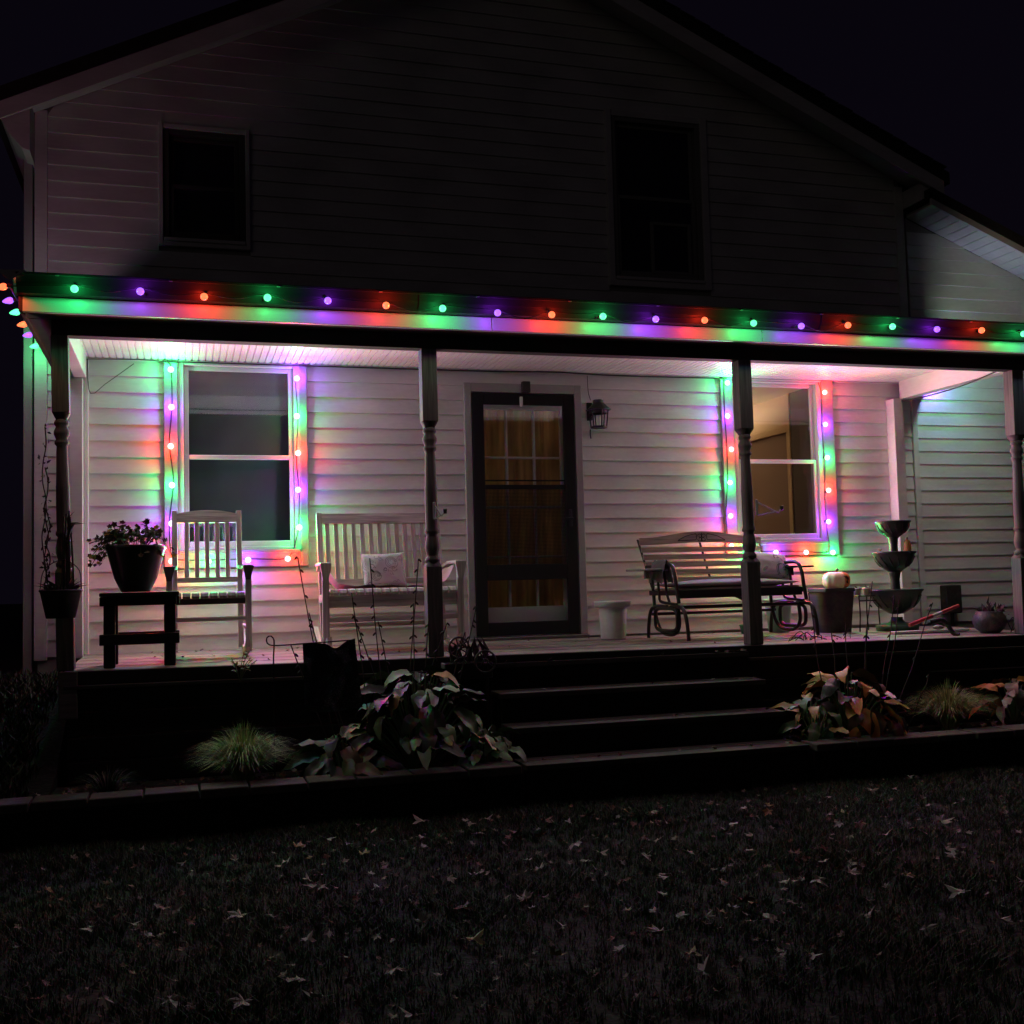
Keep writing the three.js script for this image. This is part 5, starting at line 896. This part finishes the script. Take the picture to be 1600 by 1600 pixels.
{
  const kinds = { pale: [M([0.34, 0.32, 0.28], 0.75, { side: true }), 'pale dry maple leaf lying on the dark lawn', 'pale fallen leaves on the lawn'], red: [M([0.13, 0.04, 0.028], 0.7, { side: true }), 'dull red maple leaf lying on the dark lawn', 'red fallen leaves on the lawn'], orange: [M([0.24, 0.10, 0.035], 0.7, { side: true }), 'orange maple leaf lying on the dark lawn', 'orange fallen leaves on the lawn'], yellow: [M([0.25, 0.22, 0.08], 0.7, { side: true }), 'yellow maple leaf lying on the dark lawn', 'yellow fallen leaves on the lawn'] };
  const put = (x, z, k, s) => { s *= rr(0.55, 0.9); const [m, label, group] = kinds[k], o = share('fallen_leaf', maples[Math.floor(rnd() * 4)], m, scene, { at: [x, GY + rr(0.035, 0.06), z], scale: s }); o.rotation.order = 'YXZ'; o.rotation.set(rr(-0.5, 0.5), rr(0, 6.28), rr(-0.5, 0.5)); tag(o, label, 'fallen leaf', group); };
  for (const [x, z] of [[-1.09, 2.63], [-1.72, 4.33], [-0.76, 2.74], [-1.33, 2.93], [-1.23, 3.05], [-1.61, 3.45], [-1.51, 3.73], [-0.84, 3.11], [-2.11, 4.05], [-1.85, 4.18], [-2.21, 4.42], [-1.7, 4.6], [-1.53, 4.62], [-1.69, 4.91], [-1.51, 4.91], [-1.36, 5.11], [-1.73, 5.09], [-1.65, 5.28], [-2.39, 4.89], [-2.12, 5.12], [-1.89, 5.24], [-1.38, 5.53], [0.82, 3.51], [0.12, 3.92], [1.93, 3.81], [0.01, 4.39], [1.06, 4.24], [0.85, 4.58], [1.08, 5.04], [-0.65, 4.88], [-0.31, 5.05], [0.09, 5.49], [0.17, 5.04], [0.65, 4.64], [0.63, 4.03], [1.48, 4.49], [0.66, 5.37], [0.99, 5.39], [-0.53, 5.17], [-0.36, 5.53], [-0.66, 4.4], [-0.11, 3.53], [2.56, 2.67], [2.07, 2.95]]) put(x, z, 'pale', rr(0.85, 1.35));
  for (const [x, z] of [[-1.17, 3.15], [0.43, 2.87], [1.16, 3.29], [-1.5, 3.09], [0.18, 4.88]]) put(x, z, 'orange', rr(0.85, 1.35));
  for (const [x, z] of [[-0.1, 2.98], [-0.94, 4.44], [-0.14, 4.27], [0.78, 4.2], [1.0, 4.14], [0.19, 4.79], [-0.32, 3.19], [0.18, 2.96]]) put(x, z, 'red', rr(0.85, 1.35));
  for (const [x, z] of [[-1.19, 3.33], [-1.01, 4.86], [-0.77, 5.16], [-0.3, 5.3]]) put(x, z, 'yellow', rr(0.85, 1.35));
  for (let i = 0; i < 130; i++) { const z = 2.75 + 2.4 * rnd(), x = 0.5 + (z - 2.7) * -0.45 + (rnd() + rnd() + rnd() - 1.5) * 2.6; put(x, z, rnd() < 0.8 ? 'pale' : rnd() < 0.5 ? 'red' : rnd() < 0.6 ? 'orange' : 'yellow', rr(0.5, 1.0)); }
  const litter = (name, n, f, label) => inst(name, maples[1], M([1, 1, 1], 0.8, { side: true }), n, (d, c) => { f(d); d.rotation.set(rr(-0.7, 0.7), rr(0, 6.28), rr(-0.7, 0.7)); const k = rr(0.5, 1.2); rnd() < 0.55 ? c.setRGB(0.16 * k, 0.07 * k, 0.05 * k) : c.setRGB(0.22 * k, 0.18 * k, 0.15 * k); }, label, 'leaf litter');
  litter('bed_litter', 420, d => { const r = rnd() < 0.5; d.position.set(r ? rr(-3.4, -0.08) : rr(2.0, 5.0), -0.69 + rr(0, 0.02), rr(1.8, 2.42)); d.scale.setScalar(rr(0.35, 0.7)); }, 'small dead leaves littering the planting bed');
  litter('step_litter', 46, d => { const k = Math.floor(rr(0, 4)); d.position.set(rnd() < 0.5 ? rr(1.75, 1.93) : rr(0.0, 1.93), [-0.07, -0.257, -0.457, -0.65][k] + 0.006, [1.645, 1.80, 2.05, 2.30][k] + rr(0, k ? 0.08 : 0.01)); d.scale.setScalar(rr(0.25, 0.5)); }, 'small dead leaves lying on the porch steps');
  litter('deck_litter', 60, d => { const x = rr(-2.6, 4.5), z = rnd() < 0.5 ? rr(0.06, 0.3) : rr(0.3, 1.55); d.position.set(x, deckY(x, z) + 0.008, z); d.scale.setScalar(rr(0.18, 0.4)); }, 'small dead leaves blown over the porch deck');
  litter('lawn_litter', 1100, d => { const z = 2.55 + 3.2 * rnd(); d.position.set(rr(-3, 4.6), GY + rr(0.02, 0.045), z); d.scale.setScalar(rr(0.25, 0.5)); }, 'scattered small dead leaves among the lawn grass');
}
scene.updateMatrixWorld(true);
renderer.render(scene, camera);
